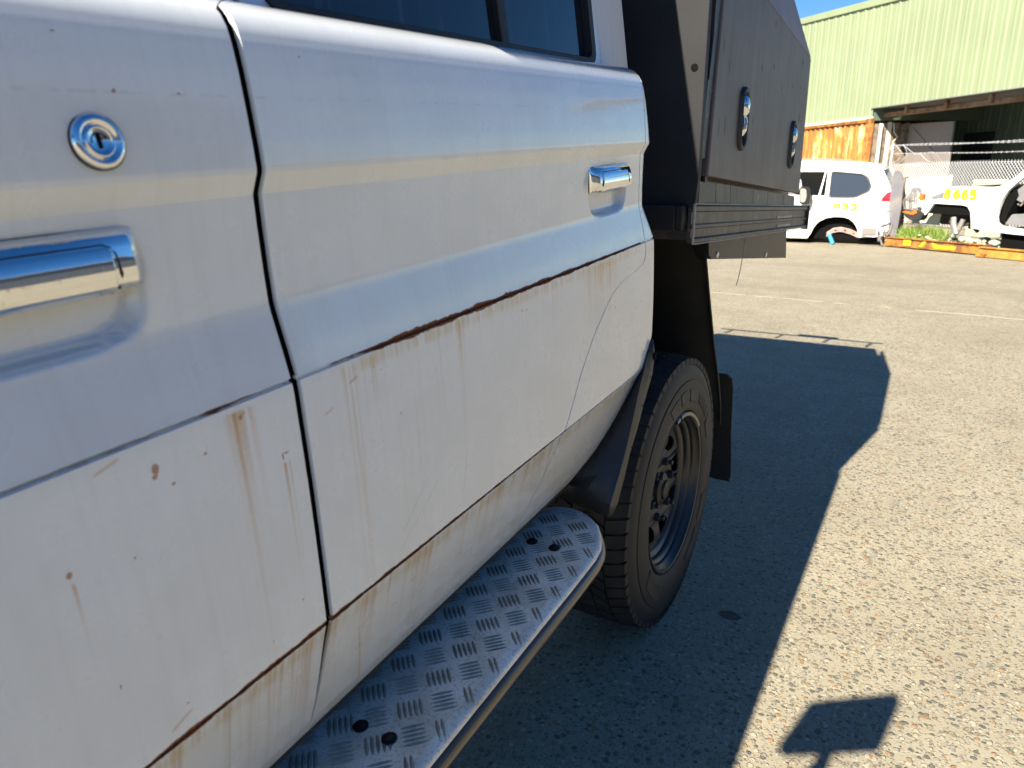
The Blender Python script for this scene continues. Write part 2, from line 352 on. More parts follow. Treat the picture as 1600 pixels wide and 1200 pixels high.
def mat_tray():
    t = NT('scraped_black_tray_paint'); c = t.n('ShaderNodeNewGeometry').outputs['Position']
    n = t.noise(c, 12, 5, .7); v = t.noise(c, 1, 4, .65, mp=(3, 16, 1.6)); e = t.noise(c, 60, 4, .7)
    col = t.mix(t.math('MULTIPLY', t.ramp(v, .45, .68), .7), (.018,.015,.015), (.085,.062,.050)); col = t.mix(t.math('MULTIPLY', t.ramp(e, .60, .70), .6), col, (.36,.31,.26))
    return t.out(col, t.math('ADD', .36, t.math('MULTIPLY', n, .2)), 0, t.bump(e, .2, .001), .5)
def mat_texblack():
    t = NT('textured_black_powder_coat'); c = t.coord(); n = t.noise(c, 620, 2); m = t.noise(c, 7, 4)
    return t.out(t.mix(t.ramp(m, .3, .7), (.016,.017,.020), (.022,.023,.026)), t.math('ADD', .5, t.math('MULTIPLY', m, .12)), 0, t.bump(n, .35, .0009), .22)
def mat_clad():
    t = NT('pale_green_cladding_paint'); g = t.n('ShaderNodeNewGeometry').outputs['Position']; n = t.noise(g, .8, 4); st = t.noise(g, 1, 4, .6, mp=(9, 9, .35))
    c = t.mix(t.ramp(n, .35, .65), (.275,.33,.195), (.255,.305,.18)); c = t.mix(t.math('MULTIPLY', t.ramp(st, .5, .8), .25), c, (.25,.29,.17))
    return t.out(c, .45, 0, t.bump(n, .05, .01), .4)
def mat_container():
    t = NT('yellow_container_paint_rusting'); g = t.n('ShaderNodeNewGeometry').outputs['Position']
    n = t.noise(g, 1, 6, .68, mp=(3.2, 3.2, 1.1)); st = t.noise(g, 1, 4, .65, mp=(16, 16, .8)); f = t.noise(g, 22, 4, .7)
    m = t.math('ADD', t.math('MULTIPLY', n, .62), t.math('MULTIPLY', st, .38))
    z = t.sep(g)[2]
    m = t.math('ADD', t.math('ADD', m, .035), t.ramp(z, 2.3, 2.6, 0, .14))
    c = t.mix(t.ramp(m, .44, .52), (.62,.35,.09), (.50,.22,.05)); c = t.mix(t.ramp(m, .50, .60), c, (.38,.14,.04)); c = t.mix(t.ramp(m, .60, .72), c, (.17,.065,.03))
    c = t.mix(t.math('MULTIPLY', t.ramp(n, .46, .36), .75), c, (.72,.62,.42)); c = t.mix(t.math('MULTIPLY', t.ramp(f, .6, .72), .4), c, (.22,.09,.03))
    return t.out(c, .7, 0, t.bump(f, .25, .006), .3)
def mat_rust(name, col, col2, sc=8):
    t = NT(name); c = t.n('ShaderNodeNewGeometry').outputs['Position']; n = t.noise(c, sc, 6, .7); f = t.noise(c, sc*9, 4, .7)
    return t.out(t.mix(t.ramp(f, .5, .75), t.mix(t.ramp(n, .4, .62), col, col2), tuple(x*.5 for x in col2)), .75, 0, t.bump(f, .4, .003), .3)

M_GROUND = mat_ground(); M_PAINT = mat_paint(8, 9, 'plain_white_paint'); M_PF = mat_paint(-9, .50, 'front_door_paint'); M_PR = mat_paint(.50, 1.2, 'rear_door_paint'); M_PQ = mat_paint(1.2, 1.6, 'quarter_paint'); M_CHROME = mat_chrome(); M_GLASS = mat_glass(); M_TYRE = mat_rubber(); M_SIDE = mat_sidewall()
M_ALU = mat_alu(); M_PANEL = mat_panel(); M_TRAY = mat_tray(); M_TEX = mat_texblack(); M_CLAD = mat_clad(); M_CONT = mat_container()
M_RUB = mat_simple('black_seal_rubber', (.012,.012,.013), .55); M_BLK = mat_simple('black_metal_paint', (.010,.010,.012), .45, 0, .35)
M_PLAS = grime('weathered_black_plastic', (.021,.022,.025), .5, 0, (.05,.044,.037), .4, 5, .12, .5)
M_DARK = mat_simple('unlit_black_lining', (.006,.006,.006), .9, 0, .08); M_UNDER = grime('dusty_underbody', (.03,.028,.024), .8, 0, (.09,.07,.05), .5, 9, .3)
M_GUARD = grime('dusty_black_mudguard', (.026,.026,.025), .6, 0, (.075,.068,.050), .6, 3, .1, .45)
M_RIM = grime('satin_black_wheel_paint', (.010,.011,.013), .36, 0, (.04,.035,.03), .3, 14, .05, .6)
M_WEIGHT = mat_simple('dull_lead_grey', (.30,.28,.24), .5, .6); M_SCREW = mat_simple('bright_screw_metal', (.7,.68,.64), .35, .9)
M_WHITE = grime('white_car_paint', (.80,.80,.78), .3, 0, (.6,.53,.4), .2, 1.5, .02, .5, 30, .4)
M_CREAM = grime('cream_sheet_metal', (.74,.72,.62), .5, 0, (.5,.4,.25), .3, 2, .02)
M_CGLASS = mat_simple('smoky_window_glass', (.035,.045,.06), .08, 0, .6)
M_RED = mat_simple('red_lens', (.62,.02,.03), .12, 0, .6, .3); M_CLEAR = mat_simple('clear_white_lens', (.72,.72,.74), .12, 0, .6)
M_YEL = mat_simple('yellow_spray_paint', (.80,.74,.01), .5); M_YEL2 = mat_simple('yellow_enamel', (.80,.56,.02), .45); M_ORG = mat_simple('orange_plastic', (.75,.16,.02), .4)
M_BEAM = mat_rust('rusting_orange_beam', (.42,.19,.035), (.17,.075,.03), 5); M_BEAM2 = mat_rust('faded_orange_beam', (.52,.26,.05), (.36,.16,.04), 4)
M_GIRDER = mat_rust('brown_rusty_girder', (.33,.22,.14), (.20,.10,.055), 3); M_GALV = mat_simple('galvanised_steel', (.62,.63,.64), .45, .1)
M_SHADEGREEN = grime('shaded_green_cladding', (.115,.165,.135), .55, 0, (.1,.12,.1), .3, 2, .03); M_GREYD = grime('pale_grey_door_skin', (.25,.225,.215), .6, 0, (.18,.15,.13), .4, 1.5, .03)  # bay cladding: the shed's green with the bay's shade put into the colour
M_TIMB = mat_rust('weathered_brown_boards', (.30,.245,.19), (.15,.115,.085), 6); M_STONE = grime('grey_concrete_block', (.48,.50,.38), .85, 0, (.3,.3,.2), .4, 8, .4)
M_STEEL = grime('dull_grey_steel', (.30,.29,.28), .5, .5, (.25,.14,.07), .5, 6, .1); M_PINKST = grime('dusty_spring_steel', (.42,.33,.30), .6, .2, (.35,.2,.12), .5, 8, .1)
M_BLUE = mat_simple('bright_blue_damper_paint', (.03,.33,.62), .35, 0, .5, .3); M_SHED_DARK = mat_simple('shed_interior_dark', (.03,.035,.035), .8)
M_UPH = grime('grey_trim', (.20,.20,.21), .7, 0, (.1,.09,.08), .4, 5, .1); M_GREYP = grime('grey_tailgate_paint', (.15,.15,.17), .5, .2, (.45,.38,.28), .4, 3, .05)

def mat_leaf(name, a, b):
    t = NT(name); n = t.noise(t.n('ShaderNodeNewGeometry').outputs['Position'], 30, 3)
    return t.out(t.mix(n, a, b), .6, 0, None, .3)
M_GRASS = mat_leaf('green_grass_blade', (.10,.20,.03), (.22,.33,.05)); M_DRY = mat_leaf('dry_grass_blade', (.42,.36,.17), (.30,.27,.10)); M_BUSH = mat_leaf('dusty_leaf', (.07,.10,.04), (.15,.16,.07))

# ------------------------------------------------------------------ ground: slabs with joints
ground = MB().add([(-300,-300,G-.02),(300,-300,G-.02),(300,500,G-.02),(-300,500,G-.02)], [(0,1,2,3)]).build('ground', M_GROUND, kind='structure')
XS = 20
def slab(a, b):       # a, b: (y at x = 0, slope) of the front and the rear edge
    P = [(-XS, a[0]-XS*a[1]), (XS, a[0]+XS*a[1]), (XS, b[0]+XS*b[1]), (-XS, b[0]-XS*b[1])]
    o = MB().hexa([(x, y, G-.03) for x, y in P]+[(x, y, G) for x, y in P]).build('concrete_slab', M_GROUND, ground)
    for p in o.data.polygons: p.use_smooth = False
J1 = (4.535, .02); J2 = (7.60, -.105)
slab((-26, 0), (J1[0]-.003, J1[1])); slab((J1[0]+.003, J1[1]), (J2[0]-.003, J2[1])); slab((J2[0]+.003, J2[1]), (40, 0))
# mortar bead left standing along the far joint
mb = MB(); px_ = None
for i in range(60):
    x = -4+.1*i
    if random.random() < .8:
        w_ = random.uniform(.012, .024); y_ = J2[0]+J2[1]*(x+.05)+random.uniform(-.008,.008)
        mb.hexa([(x,y_-w_,G-.02),(x+.1,y_-w_-.0105,G-.02),(x+.1,y_+w_-.0105,G-.02),(x,y_+w_,G-.02),(x,y_-w_*.5,G+.002),(x+.1,y_-w_*.5-.0105,G+.0025),(x+.1,y_+w_*.5-.0105,G+.0025),(x,y_+w_*.5,G+.002)])
mb.build('mortar_bead', mat_simple('pale_mortar', (.36,.31,.24), .9), ground, kind='stuff')

# ------------------------------------------------------------------ the truck
truck = empty('utility_truck', (-1.33, 1.0, G), 'white dual-cab work truck with rusty door creases and a black canopy tray', 'truck')
A = ((0.99997650, 0.00685570, 0.0), (-0.00684743, 0.99877039, 0.04910009), (0.00033662, -0.04909893, 0.99879386))
def L(x, y, z):
    return Vector((A[0][0]*x+A[1][0]*y+A[2][0]*z, A[0][1]*x+A[1][1]*y+A[2][1]*z, A[0][2]*x+A[1][2]*y+A[2][2]*z))
PROF = [(-.600,1.3455),(-.585,1.3450),(-.570,1.3440),(-.555,1.3415),(-.541,1.3370),(-.531,1.3315),(-.523,1.3235),(-.518,1.3140),(-.5150,1.302),(-.5120,1.28),(-.5096,1.25),(-.508,1.225),(-.5073,1.203),(-.5080,1.1995),
        (-.5160,1.1840),(-.5172,1.181),(-.518,1.155),(-.5185,1.115),(-.5182,1.086),(-.5172,1.078),(-.5140,1.063),(-.5085,1.038),(-.5045,1.018),(-.5035,1.0140),(-.5068,1.0132),(-.5068,1.0104),(-.5025,1.0094),(-.5018,1.0),
        (-.5010,.95),(-.5005,.90),(-.5010,.85),(-.502,.79),(-.5032,.742),(-.5035,.7405),(-.5068,.7398),(-.5068,.7372),(-.5045,.7362),(-.507,.728),(-.513,.706),(-.522,.67),(-.533,.63),(-.545,.595),(-.5545,.5745),(-.557,.571),(-.56,.5695)]
def resample(prof, step=.0048):
    out = [prof[0]]
    for a, b in zip(prof, prof[1:]):
        d = math.hypot(b[0]-a[0], b[1]-a[1]); n = max(1, int(round(d/step)))
        for k in range(1, n+1): out.append((a[0]+(b[0]-a[0])*k/n, a[1]+(b[1]-a[1])*k/n))
    return out
ROWS = resample(PROF)
def interp(tab, z):
    if z >= tab[0][0]: return tab[0][1]
    for a, b in zip(tab, tab[1:]):
        if b[0] <= z <= a[0]:
            t = (a[0]-z)/(a[0]-b[0]) if a[0] != b[0] else 0
            return a[1]+(b[1]-a[1])*t
    return tab[-1][1]
def gap_front(x, z):
    y = .505
    if z > 1.33: y = .505+(.588-.505)*min(1, max(0, (-x-.53)/.07))
    if z < .738: y = .505-.013*(.738-z)/.168
    return y
SEAM = [(1.3455,1.457),(.985,1.457),(.975,1.453),(.968,1.443),(.9635,1.425),(.960,1.39),(.957,1.355),(.950,1.318),(.940,1.287),(.929,1.264),(.907,1.232),(.884,1.200),(.85,1.165),(.818,1.136),(.76,1.095),(.73,1.068),(.694,1.045),(.655,1.018),(.627,.993),(.57,.955)]
REAR = [(1.3455,1.488),(1.31,1.498),(1.2,1.518),(1.18,1.515),(1.08,1.512),(1.012,1.545),(.80,1.548),(.775,1.535),(.755,1.50),(.737,1.468),(.697,1.42),(.65,1.362),(.608,1.303),(.578,1.218),(.569,1.19)]
HND = dict(rear=(1.215,1.385), front=(.214,.384))
def pocket(y, z, y0, y1):        # dished recess under a handle
    yc = (y0+y1)/2; zc = 1.125
    w = .078 + (z-1.085)*.12; hh = .040
    u = abs(y-yc)/w; v = abs(z-zc)/hh
    d = (u**4+v**4)**.25; t = max(0, min(1, (1.05-d)/.15))
    return -.014*t*t*(3-2*t)
def gw(z): return .0016 if z > 1.328 else (.0052 if z > .74 else .0052-.0036*(.74-z)/.17)
def skin(name, ya, yb, ncol, disp=None, flange=(True,True), label=None, mat=None):
    vs = []; uv = []; F = []
    R = len(ROWS)
    for (x, z) in ROWS:
        a, b = ya(x, z), yb(x, z)
        for k in range(ncol+1):
            t = k/ncol; y = a+(b-a)*t
            xx = x+(disp(x, y, z) if disp else 0)
            vs.append(L(xx, y, z)); uv.append((y, z))
    C = ncol+1
    for i in range(R-1):
        for k in range(ncol): F.append((i*C+k, i*C+k+1, (i+1)*C+k+1, (i+1)*C+k))
    # folded return edges into the gaps
    for side, on in ((0, flange[0]), (ncol, flange[1])):
        if not on: continue
        n0 = len(vs); sg = 1 if side == 0 else -1
        for i, (x, z) in enumerate(ROWS):
            y = uv[i*C+side][0]; vs.append(L(x-.003, y-sg*.0012, z)); uv.append((y, z)); vs.append(L(x-.0045, y-sg*.0008, z)); uv.append((y, z))
        for i in range(R-1):
            F.append((i*C+side, (i+1)*C+side, n0+2*i+2, n0+2*i)); F.append((n0+2*i, n0+2*i+2, n0+2*i+3, n0+2*i+1))
    n0 = len(vs)
    for k in range(C):
        x, z = ROWS[-1]; y = uv[(R-1)*C+k][0]; vs.append(L(x-.03, y, z+.004)); uv.append((y, z))
    for k in range(ncol): F.append(((R-1)*C+k, (R-1)*C+k+1, n0+k+1, n0+k))
    o = obj(name, vs, F, mat or M_PAINT, truck, uv=uv, sharp=180, label=label); me = o.data
    def ang(i):
        if i <= 0 or i >= R-1: return False
        a = Vector((ROWS[i][0]-ROWS[i-1][0], ROWS[i][1]-ROWS[i-1][1])); b = Vector((ROWS[i+1][0]-ROWS[i][0], ROWS[i+1][1]-ROWS[i][1]))
        return a.angle(b) > math.radians(14 if ROWS[i][1] < 1.29 else 40)
    cr = {i for i in range(R) if ang(i)}
    at = me.attributes.get('sharp_edge') or me.attributes.new('sharp_edge', 'BOOLEAN', 'EDGE')
    for e in me.edges:
        a, b = e.vertices
        if a >= R*C or b >= R*C: at.data[e.index].value = (a < R*C) != (b < R*C); continue
        if a//C == b//C and a//C in cr and not (disp and (abs(disp(0, *uv[a])) > 1e-5)): at.data[e.index].value = True
        elif a//C != b//C and (a % C in (0, ncol)) and (b % C == a % C): at.data[e.index].value = True
    return o
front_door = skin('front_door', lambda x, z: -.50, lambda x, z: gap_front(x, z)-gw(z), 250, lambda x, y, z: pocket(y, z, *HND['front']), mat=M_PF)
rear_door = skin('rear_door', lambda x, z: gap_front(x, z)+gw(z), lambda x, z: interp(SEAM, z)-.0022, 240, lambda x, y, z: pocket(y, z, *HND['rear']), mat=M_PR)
def qdisp(x, y, z):
    yr = interp(REAR, z)
    t = max(0, (y-(yr-.045))/.045) if z > .77 else max(0, (y-(yr-.008))/.008)*.3
    return -(1-math.sqrt(max(0, 1-min(1, t)**2)))*.045
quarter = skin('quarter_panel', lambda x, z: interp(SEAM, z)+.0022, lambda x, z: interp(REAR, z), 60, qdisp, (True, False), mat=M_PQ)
# rear wall of the cab and inner black lining behind the gaps
mb = MB()
bk = [(x, interp(REAR, z), z) for x, z in ROWS if z > .60]
vs = []; Fx = []
for i, (x, y, z) in enumerate(bk): vs += [L(x-.045, y-.001, z), L(-2.05, y-.001, z)]
for i in range(len(bk)-1): Fx.append((2*i, 2*i+1, 2*i+3, 2*i+2))
obj('cab_rear_wall', vs, Fx, M_PAINT, truck, uv=[(.8, 1.1)]*len(vs))
mb = MB().box((-.60,-.45,.60), (-.545,1.17,1.33), L); mb.box((-.60,1.17,.66), (-.545,1.48,1.33), L); mb.build('door_lining', M_DARK, truck)
MB().box((-.57,-.5,1.19), (-.531,1.46,1.32), L).build('door_lining', M_DARK, truck)
# rubber seal standing in the gap between the doors
sv = [(x-.0135, gap_front(x, z)+.001, z) for x, z in ROWS[::3] if z < 1.325 and z > .58]
MB().tube(sv, .0068, 8, L).build('door_seal', M_DARK, truck)
# grey sealant blobs along the gap (paint chips in the door edge)
# front lock
lx, ly, lz = -.5095, .366, 1.228
def lockf(a, r, t): return L(lx+a+.0014-.15*r*math.sin(t), ly+r*math.cos(t), lz+r*math.sin(t))
lock = MB().lathe([(0,.0188),(.0022,.0186),(.0042,.0172),(.0052,.0150),(.0048,.0132),(.0034,.0122),(.0030,.0112),(.0046,.0104),(.0050,.0096),(.0046,.0086),(.0034,.0080),(.0030,.0062),(.0026,.0001)], lockf, 48).build('door_lock', M_CHROME, front_door, sharp=50)
m = MB().lathe([(.0031,.0060),(.0036,.0056),(.0031,.0050)], lockf, 24, math.radians(20), math.radians(190)); m.box((.0024,-.0012,-.0045), (.0036,.0012,.0050), lambda x, y, z: L(lx+x+.0014-.15*z, ly+y, lz+z)); m.build('keyhole', M_DARK, front_door)
MB().lathe([(-.001,.0198),(.0012,.0196),(.0014,.0186)], lockf, 40).build('lock_gasket', M_RUB, front_door)

def handle(door, y0, y1):
    zt, zb = 1.1685, 1.1255
    x0 = -.521
    # sections along the handle: chamfered chrome housing
    def sec(y, g):   # g shrinks the section at the ends
        c = (zt+zb)/2
        p = [(0, zt+.001), (.007, zt), (.0135, zt-.006), (.0168, zt-.013), (.0186, zt-.023), (.0192, zb+.011), (.0175, zb+.005), (.010, zb), (0, zb-.001)]
        return [L(x0+q*g, y, c+(z-c)*(1 if g > .9 else .96)) for q, z in p]
    def loft(ys):
        secs = [sec(y, g) for y, g in ys]; n = len(secs[0])
        v = [q for s_ in secs for q in s_]; f = [(i*n+k, i*n+k+1, (i+1)*n+k+1, (i+1)*n+k) for i in range(len(secs)-1) for k in range(n-1)]
        return v, f
    v, f = loft([(y0, .05), (y0+.002, .5), (y0+.012, 1), (y0+.05, 1), ((y0+y1)/2, 1.0), (y1-.012, 1), (y1-.002, .5), (y1, .05)])
    hb = obj('handle_housing', v, f, M_CHROME, door, sharp=38)
    # pull flap with its dark parting line
    fy0, fy1 = (y0+.024, y1-.026)
    n = 9
    def flap(y, e, full):
        p = [(.0162, zt-.0110), (.0183, zt-.0140), (.0198, zt-.024), (.0204, zb+.011), (.0185, zb+.0035), (.0105, zb-.0025), (.002, zb-.0025)]
        if not full: p = [(.0145, zt-.018)] + [(a-.003, z_) for a, z_ in p[1:]]
        return [L(x0+a+e, y, z_) for a, z_ in p]
    secs = [flap(fy0, 0, False), flap(fy0+.003, 0, True), flap((fy0+fy1)/2, .0004, True), flap(fy1-.003, 0, True), flap(fy1, 0, False)]
    v = [q for s_ in secs for q in s_]; k7 = len(secs[0])
    f = [(i*k7+k, i*k7+k+1, (i+1)*k7+k+1, (i+1)*k7+k) for i in range(4) for k in range(k7-1)]
    obj('handle_pull', v, f, M_CHROME, door, sharp=38)
    line = [(fy0-.0012, zb+.001), (fy0-.0012, zb+.012), (fy0-.0012, zt-.016), (fy0+.0022, zt-.0112), (fy0+.006, zt-.0100), ((fy0+fy1)/2, zt-.0097), (fy1-.006, zt-.0100), (fy1-.0012, zt-.0125), (fy1+.0012, zt-.017), (fy1+.0015, zb+.012), (fy1+.0015, zb+.001)]
    def xo(z): return interp([(zt, .007), (zt-.006, .0125), (zt-.013, .0155), (zt-.023, .0180), (zb+.011, .0195), (zb+.005, .0185), (zb, .010)], z)
    MB().tube([(x0+xo(z)+.0004, y, z) for y, z in line], .0011, 5, L).build('handle_parting_line', M_RUB, door)
    MB().box((x0-.004, y0-.002, zb-.0005), (x0+.003, y1+.0012, zt+.0032), L).build('handle_gasket', M_RUB, door, bevel=.002)
handle(front_door, *HND['front']); handle(rear_door, *HND['rear'])

# greenhouse
def gx(z): return -.600-(z-1.345)*.115
def GP(y, z, d): return L(gx(z)+d, y, z)
def uvflat(o):
    me = o.data; l = me.uv_layers.new(name='uv')
    c = WLOC[o]
    for lp in me.loops:
        v = me.vertices[lp.vertex_index].co; l.data[lp.index].uv = (v.y+c.y+3, 1.10+(v.z+c.z-1.5)*.02)
    return o
uvflat(MB().panel([[(.592,1.3445),(1.455,1.3445),(1.455,1.835),(.592,1.835)], smoothpoly([(.622,1.349),(1.425,1.349),(1.425,1.79),(.622,1.79)], .03)], GP, -.03, 0).build('window_frame', M_PAINT, rear_door, bevel=.003))
MB().panel([smoothpoly([(.618,1.3462),(1.429,1.3462),(1.429,1.794),(.618,1.794)], .03), smoothpoly([(.634,1.3575),(1.411,1.3575),(1.411,1.778),(.634,1.778)], .02)], GP, -.02, .004).build('window_rubber', M_RUB, rear_door, bevel=.0015)
MB().box((0,0,0), (1,1,1), lambda x, y, z: GP(1.082+y*.022, 1.352+z*.43, -.012+x*.013)).build('window_divider', M_RUB, rear_door, bevel=.002)
MB().panel([[(.63,1.355),(1.081,1.355),(1.081,1.782),(.63,1.782)]], GP, -.016, -.010).build('window_glass', M_GLASS, rear_door)
MB().panel([[(1.105,1.355),(1.415,1.355),(1.415,1.782),(1.105,1.782)]], GP, -.016, -.010).build('window_glass', M_GLASS, rear_door)
uvflat(MB().panel([[(-.30,1.3445),(.584,1.3445),(.584,1.835),(-.08,1.835)], smoothpoly([(-.20,1.352),(.40,1.352),(.40,1.79),(-.02,1.79)], .03)], GP, -.03, 0).build('window_frame', M_PAINT, front_door, bevel=.003))
MB().panel([smoothpoly([(-.2,1.353),(.40,1.353),(.40,1.79),(-.02,1.79)], .03)], GP, -.016, -.010).build('window_glass', M_GLASS, front_door)
MB().box((0,0,0), (1,1,1), lambda x, y, z: GP(.584+y*.008, 1.346+z*.48, -.03+x*.02)).build('door_seal', M_RUB, truck)
# C pillar
uvflat(MB().prism([(1.4595,1.335),(1.600,1.335),(1.590,1.835),(1.4595,1.835)], GP, -.10, 0).build('rear_pillar', M_PAINT, truck, bevel=.008, seg=3))
uvflat(MB().box((-2.06,1.50,1.33), (-.66,1.56,1.85), L).build('cab_rear_wall', M_PAINT, truck, bevel=.01))
# roof with drip rail, its unseen rear length widened to shade the shoulder
uvflat(MB().box((-2.02,-.15,1.83), (-.665,1.58,1.91), L).build('roof', M_PAINT, truck, bevel=.03, seg=4))
MB().box((-.69,-.15,1.828), (-.668,.40,1.842), L).build('drip_and_shade_rail', M_WHITE, truck, bevel=.003)
MB().box((-.69,.40,1.828), (-.628,1.60,1.848), L).build('drip_and_shade_rail', M_WHITE, truck, bevel=.003)
# rest of the body, only seen from aside
uvflat(MB().prism([(-.53,1.33),(-1.9,1.22),(-1.98,1.1),(-1.98,.75),(-1.78,.70),(-1.72,.90),(-1.45,1.02),(-1.15,1.02),(-.93,.9),(-.86,.62),(-.53,.60)], lambda y, z, d: L(d, y-.0, z), -.90, -.51).build('front_fender', M_PAINT, truck, bevel=.015))
uvflat(MB().prism([(-.53,1.33),(-1.9,1.22),(-1.98,1.1),(-1.98,.75),(-1.78,.70),(-1.72,.90),(-1.45,1.02),(-1.15,1.02),(-.93,.9),(-.86,.62),(-.53,.60)], lambda y, z, d: L(d, y, z), -2.15, -1.78).build('front_fender', M_PAINT, truck, bevel=.015))
uvflat(MB().hexa([L(-.902,-1.95,.8),L(-1.778,-1.95,.8),L(-1.778,-.5,.8),L(-.902,-.5,.8),L(-.902,-1.95,1.25),L(-1.778,-1.95,1.25),L(-1.778,-.5,1.38),L(-.902,-.5,1.38)]).build('bonnet', M_PAINT, truck, bevel=.02))
MB().hexa([L(-.62,-.48,1.34),L(-2.02,-.48,1.34),L(-2.02,-.46,1.34),L(-.62,-.46,1.34),L(-.67,-.17,1.83),L(-1.99,-.17,1.83),L(-1.99,-.14,1.83),L(-.67,-.14,1.83)]).build('windscreen', M_GLASS, truck)
uvflat(MB().box((-2.15,-.5,.57), (-2.06,1.53,1.34), L).build('far_door_side', M_PAINT, truck, bevel=.01))
MB().hexa([L(-2.13,-.3,1.34),L(-2.06,-.3,1.34),L(-2.06,1.55,1.34),L(-2.13,1.55,1.34),L(-2.05,-.1,1.84),L(-2.0,-.1,1.84),L(-2.0,1.55,1.84),L(-2.05,1.55,1.84)]).build('window_glass', M_GLASS, truck)
MB().box((-2.05,-.55,.58), (-.60,1.30,.64), L).build('floor_pan', M_UNDER, truck)
MB().box((-.72,-.5,.54), (-.578,1.30,.60), L).build('sill_underside', M_UNDER, truck)
for xr in (-.98, -1.62): MB().box((xr-.04,-1.9,.48), (xr+.04,1.55,.60), L).build('chassis_rail', M_UNDER, truck, bevel=.004)
for xr in (-.98, -1.62): MB().box((xr-.04,1.45,.60), (xr+.04,3.3,.74)).build('chassis_rail', M_UNDER, truck, bevel=.004)

# side mirror on its arm, ahead of the frame: only its shadow shows
mir = MB().hexa([(-.47,-.49,1.47),(-.27,-.36,1.47),(-.285,-.32,1.47),(-.485,-.45,1.47),(-.46,-.49,1.63),(-.27,-.36,1.645),(-.285,-.32,1.645),(-.475,-.45,1.63)]).build('side_mirror', M_PLAS, truck, bevel=.015, seg=3)
MB().tube([(-.38,-.41,1.48),(-.375,-.40,1.42),(-.40,-.40,1.36),(-.53,-.40,1.30)], .016, 10).build('mirror_arm', M_PLAS, truck)

# ---- side step
zs = .50
EDGE0 = [(-.622,1.189),(-.612,1.206),(-.603,1.219),(-.581,1.2272),(-.560,1.2285),(-.540,1.2245),(-.514,1.212),(-.491,1.194),(-.476,1.171),(-.464,1.148),(-.456,1.125),(-.4515,1.09),(-.4505,1.0),(-.4505,-.5)]
def nrm2(pts, i):
    a = Vector(pts[max(0, i-1)]); b = Vector(pts[min(len(pts)-1, i+1)]); d = (b-a).normalized(); return Vector((-d.y, d.x))
def roll(i): return .0035 if i < 6 else .0035+.0125*min(1, (i-5)/4)
inner = []
for i, p in enumerate(EDGE0):
    n = nrm2(EDGE0, i); inner.append((p[0]-n.x*roll(i), p[1]-n.y*roll(i)))
step = MB().prism([(-.650,-.5),(-.650,1.165)]+inner, lambda x, y, d: L(x, y, d), zs-.004, zs).build('side_step', M_ALU, truck)
def edgestrip(prof, name, mat, parent, sharp=30, lo=0):
    vs = []; F = []; P = len(prof); pts = EDGE0[lo:]
    for i, p in enumerate(pts):
        n = nrm2(EDGE0, i+lo); r_ = roll(i+lo)
        for (o_, z_, k_) in prof: vs.append(L(p[0]+n.x*(o_-r_*k_), p[1]+n.y*(o_-r_*k_), zs+z_*(1 if lo else (.35+.65*min(1, r_/.016)))))
    for i in range(len(pts)-1):
        for k in range(P-1): F.append((i*P+k, i*P+k+1, (i+1)*P+k+1, (i+1)*P+k))
    return obj(name, vs, F, mat, parent, sharp=sharp)
edgestrip([(0,0,1),(0,-.0002,.82),(0,-.0008,.62),(0,-.0018,.42),(0,-.0034,.22),(0,-.0058,.06),(.0004,-.0088,0),(.0004,-.0125,0),(-.003,-.0130,0)], 'step_edge', M_ALU, step, sharp=60)
edgestrip([(-.004,-.0132,0),(.0010,-.0150,0),(.0050,-.0190,0),(.0075,-.0250,0),(.0078,-.0320,0),(.0055,-.0385,0),(0,-.0430,0),(-.02,-.045,0)], 'step_rail', mat_simple('brown_black_rail_paint', (.045,.033,.026), .32, 0, .7, .4), step, sharp=60, lo=6)
MB().box((-.66,-.5,zs-.05), (-.49,1.14,zs-.008), L).build('step_frame', M_UNDER, step)
for yb in (.05, .62, 1.05): MB().box((-.95,yb-.02,zs-.06), (-.62,yb+.02,zs-.03), L).build('step_bracket', M_BLK, step)
# raised five-bar pattern: each bar a small lens
def inside(x, y):
    if x > -.4535 or x < -.645 or y < -.4: return False
    if y > 1.09:
        # corner outline
        t = [(-.622,1.186),(-.603,1.213),(-.56,1.222),(-.53,1.214),(-.50,1.196),(-.478,1.168),(-.462,1.135),(-.456,1.09)]
        for a, b in zip(t, t[1:]):
            if a[0] <= x <= b[0]: return y < a[1]+(b[1]-a[1])*(x-a[0])/(b[0]-a[0])
        return y < 1.18
    return True
bars = MB(); bars_e = MB()
def dz_(x): return 0 if x < -.466 else -.0058*((x+.466)/.0155)**2
def bar(m, cx, cy, ang, ln=.0355, w=.0030, hh=.0019):
    dx, dy = math.cos(ang), math.sin(ang); nx, ny = -dy, dx
    pts = [(-.5, 0), (-.3, .75), (0, 1), (.3, .75), (.5, 0), (.3, -.75), (0, -1), (-.3, -.75)]
    v = []
    for (a, b) in pts: v.append((cx+dx*a*ln+nx*b*w, cy+dy*a*ln+ny*b*w, zs-.0002))
    v += [(cx-dx*.33*ln, cy-dy*.33*ln, zs+hh*.7), (cx, cy, zs+hh), (cx+dx*.33*ln, cy+dy*.33*ln, zs+hh*.7)]
    f = [(0,1,8),(1,2,9,8),(2,3,10,9),(3,4,10),(4,5,10),(5,6,9,10),(6,7,8,9),(7,0,8)]
    m.add([L(q[0], q[1], q[2]+dz_(q[0])) for q in v], f)
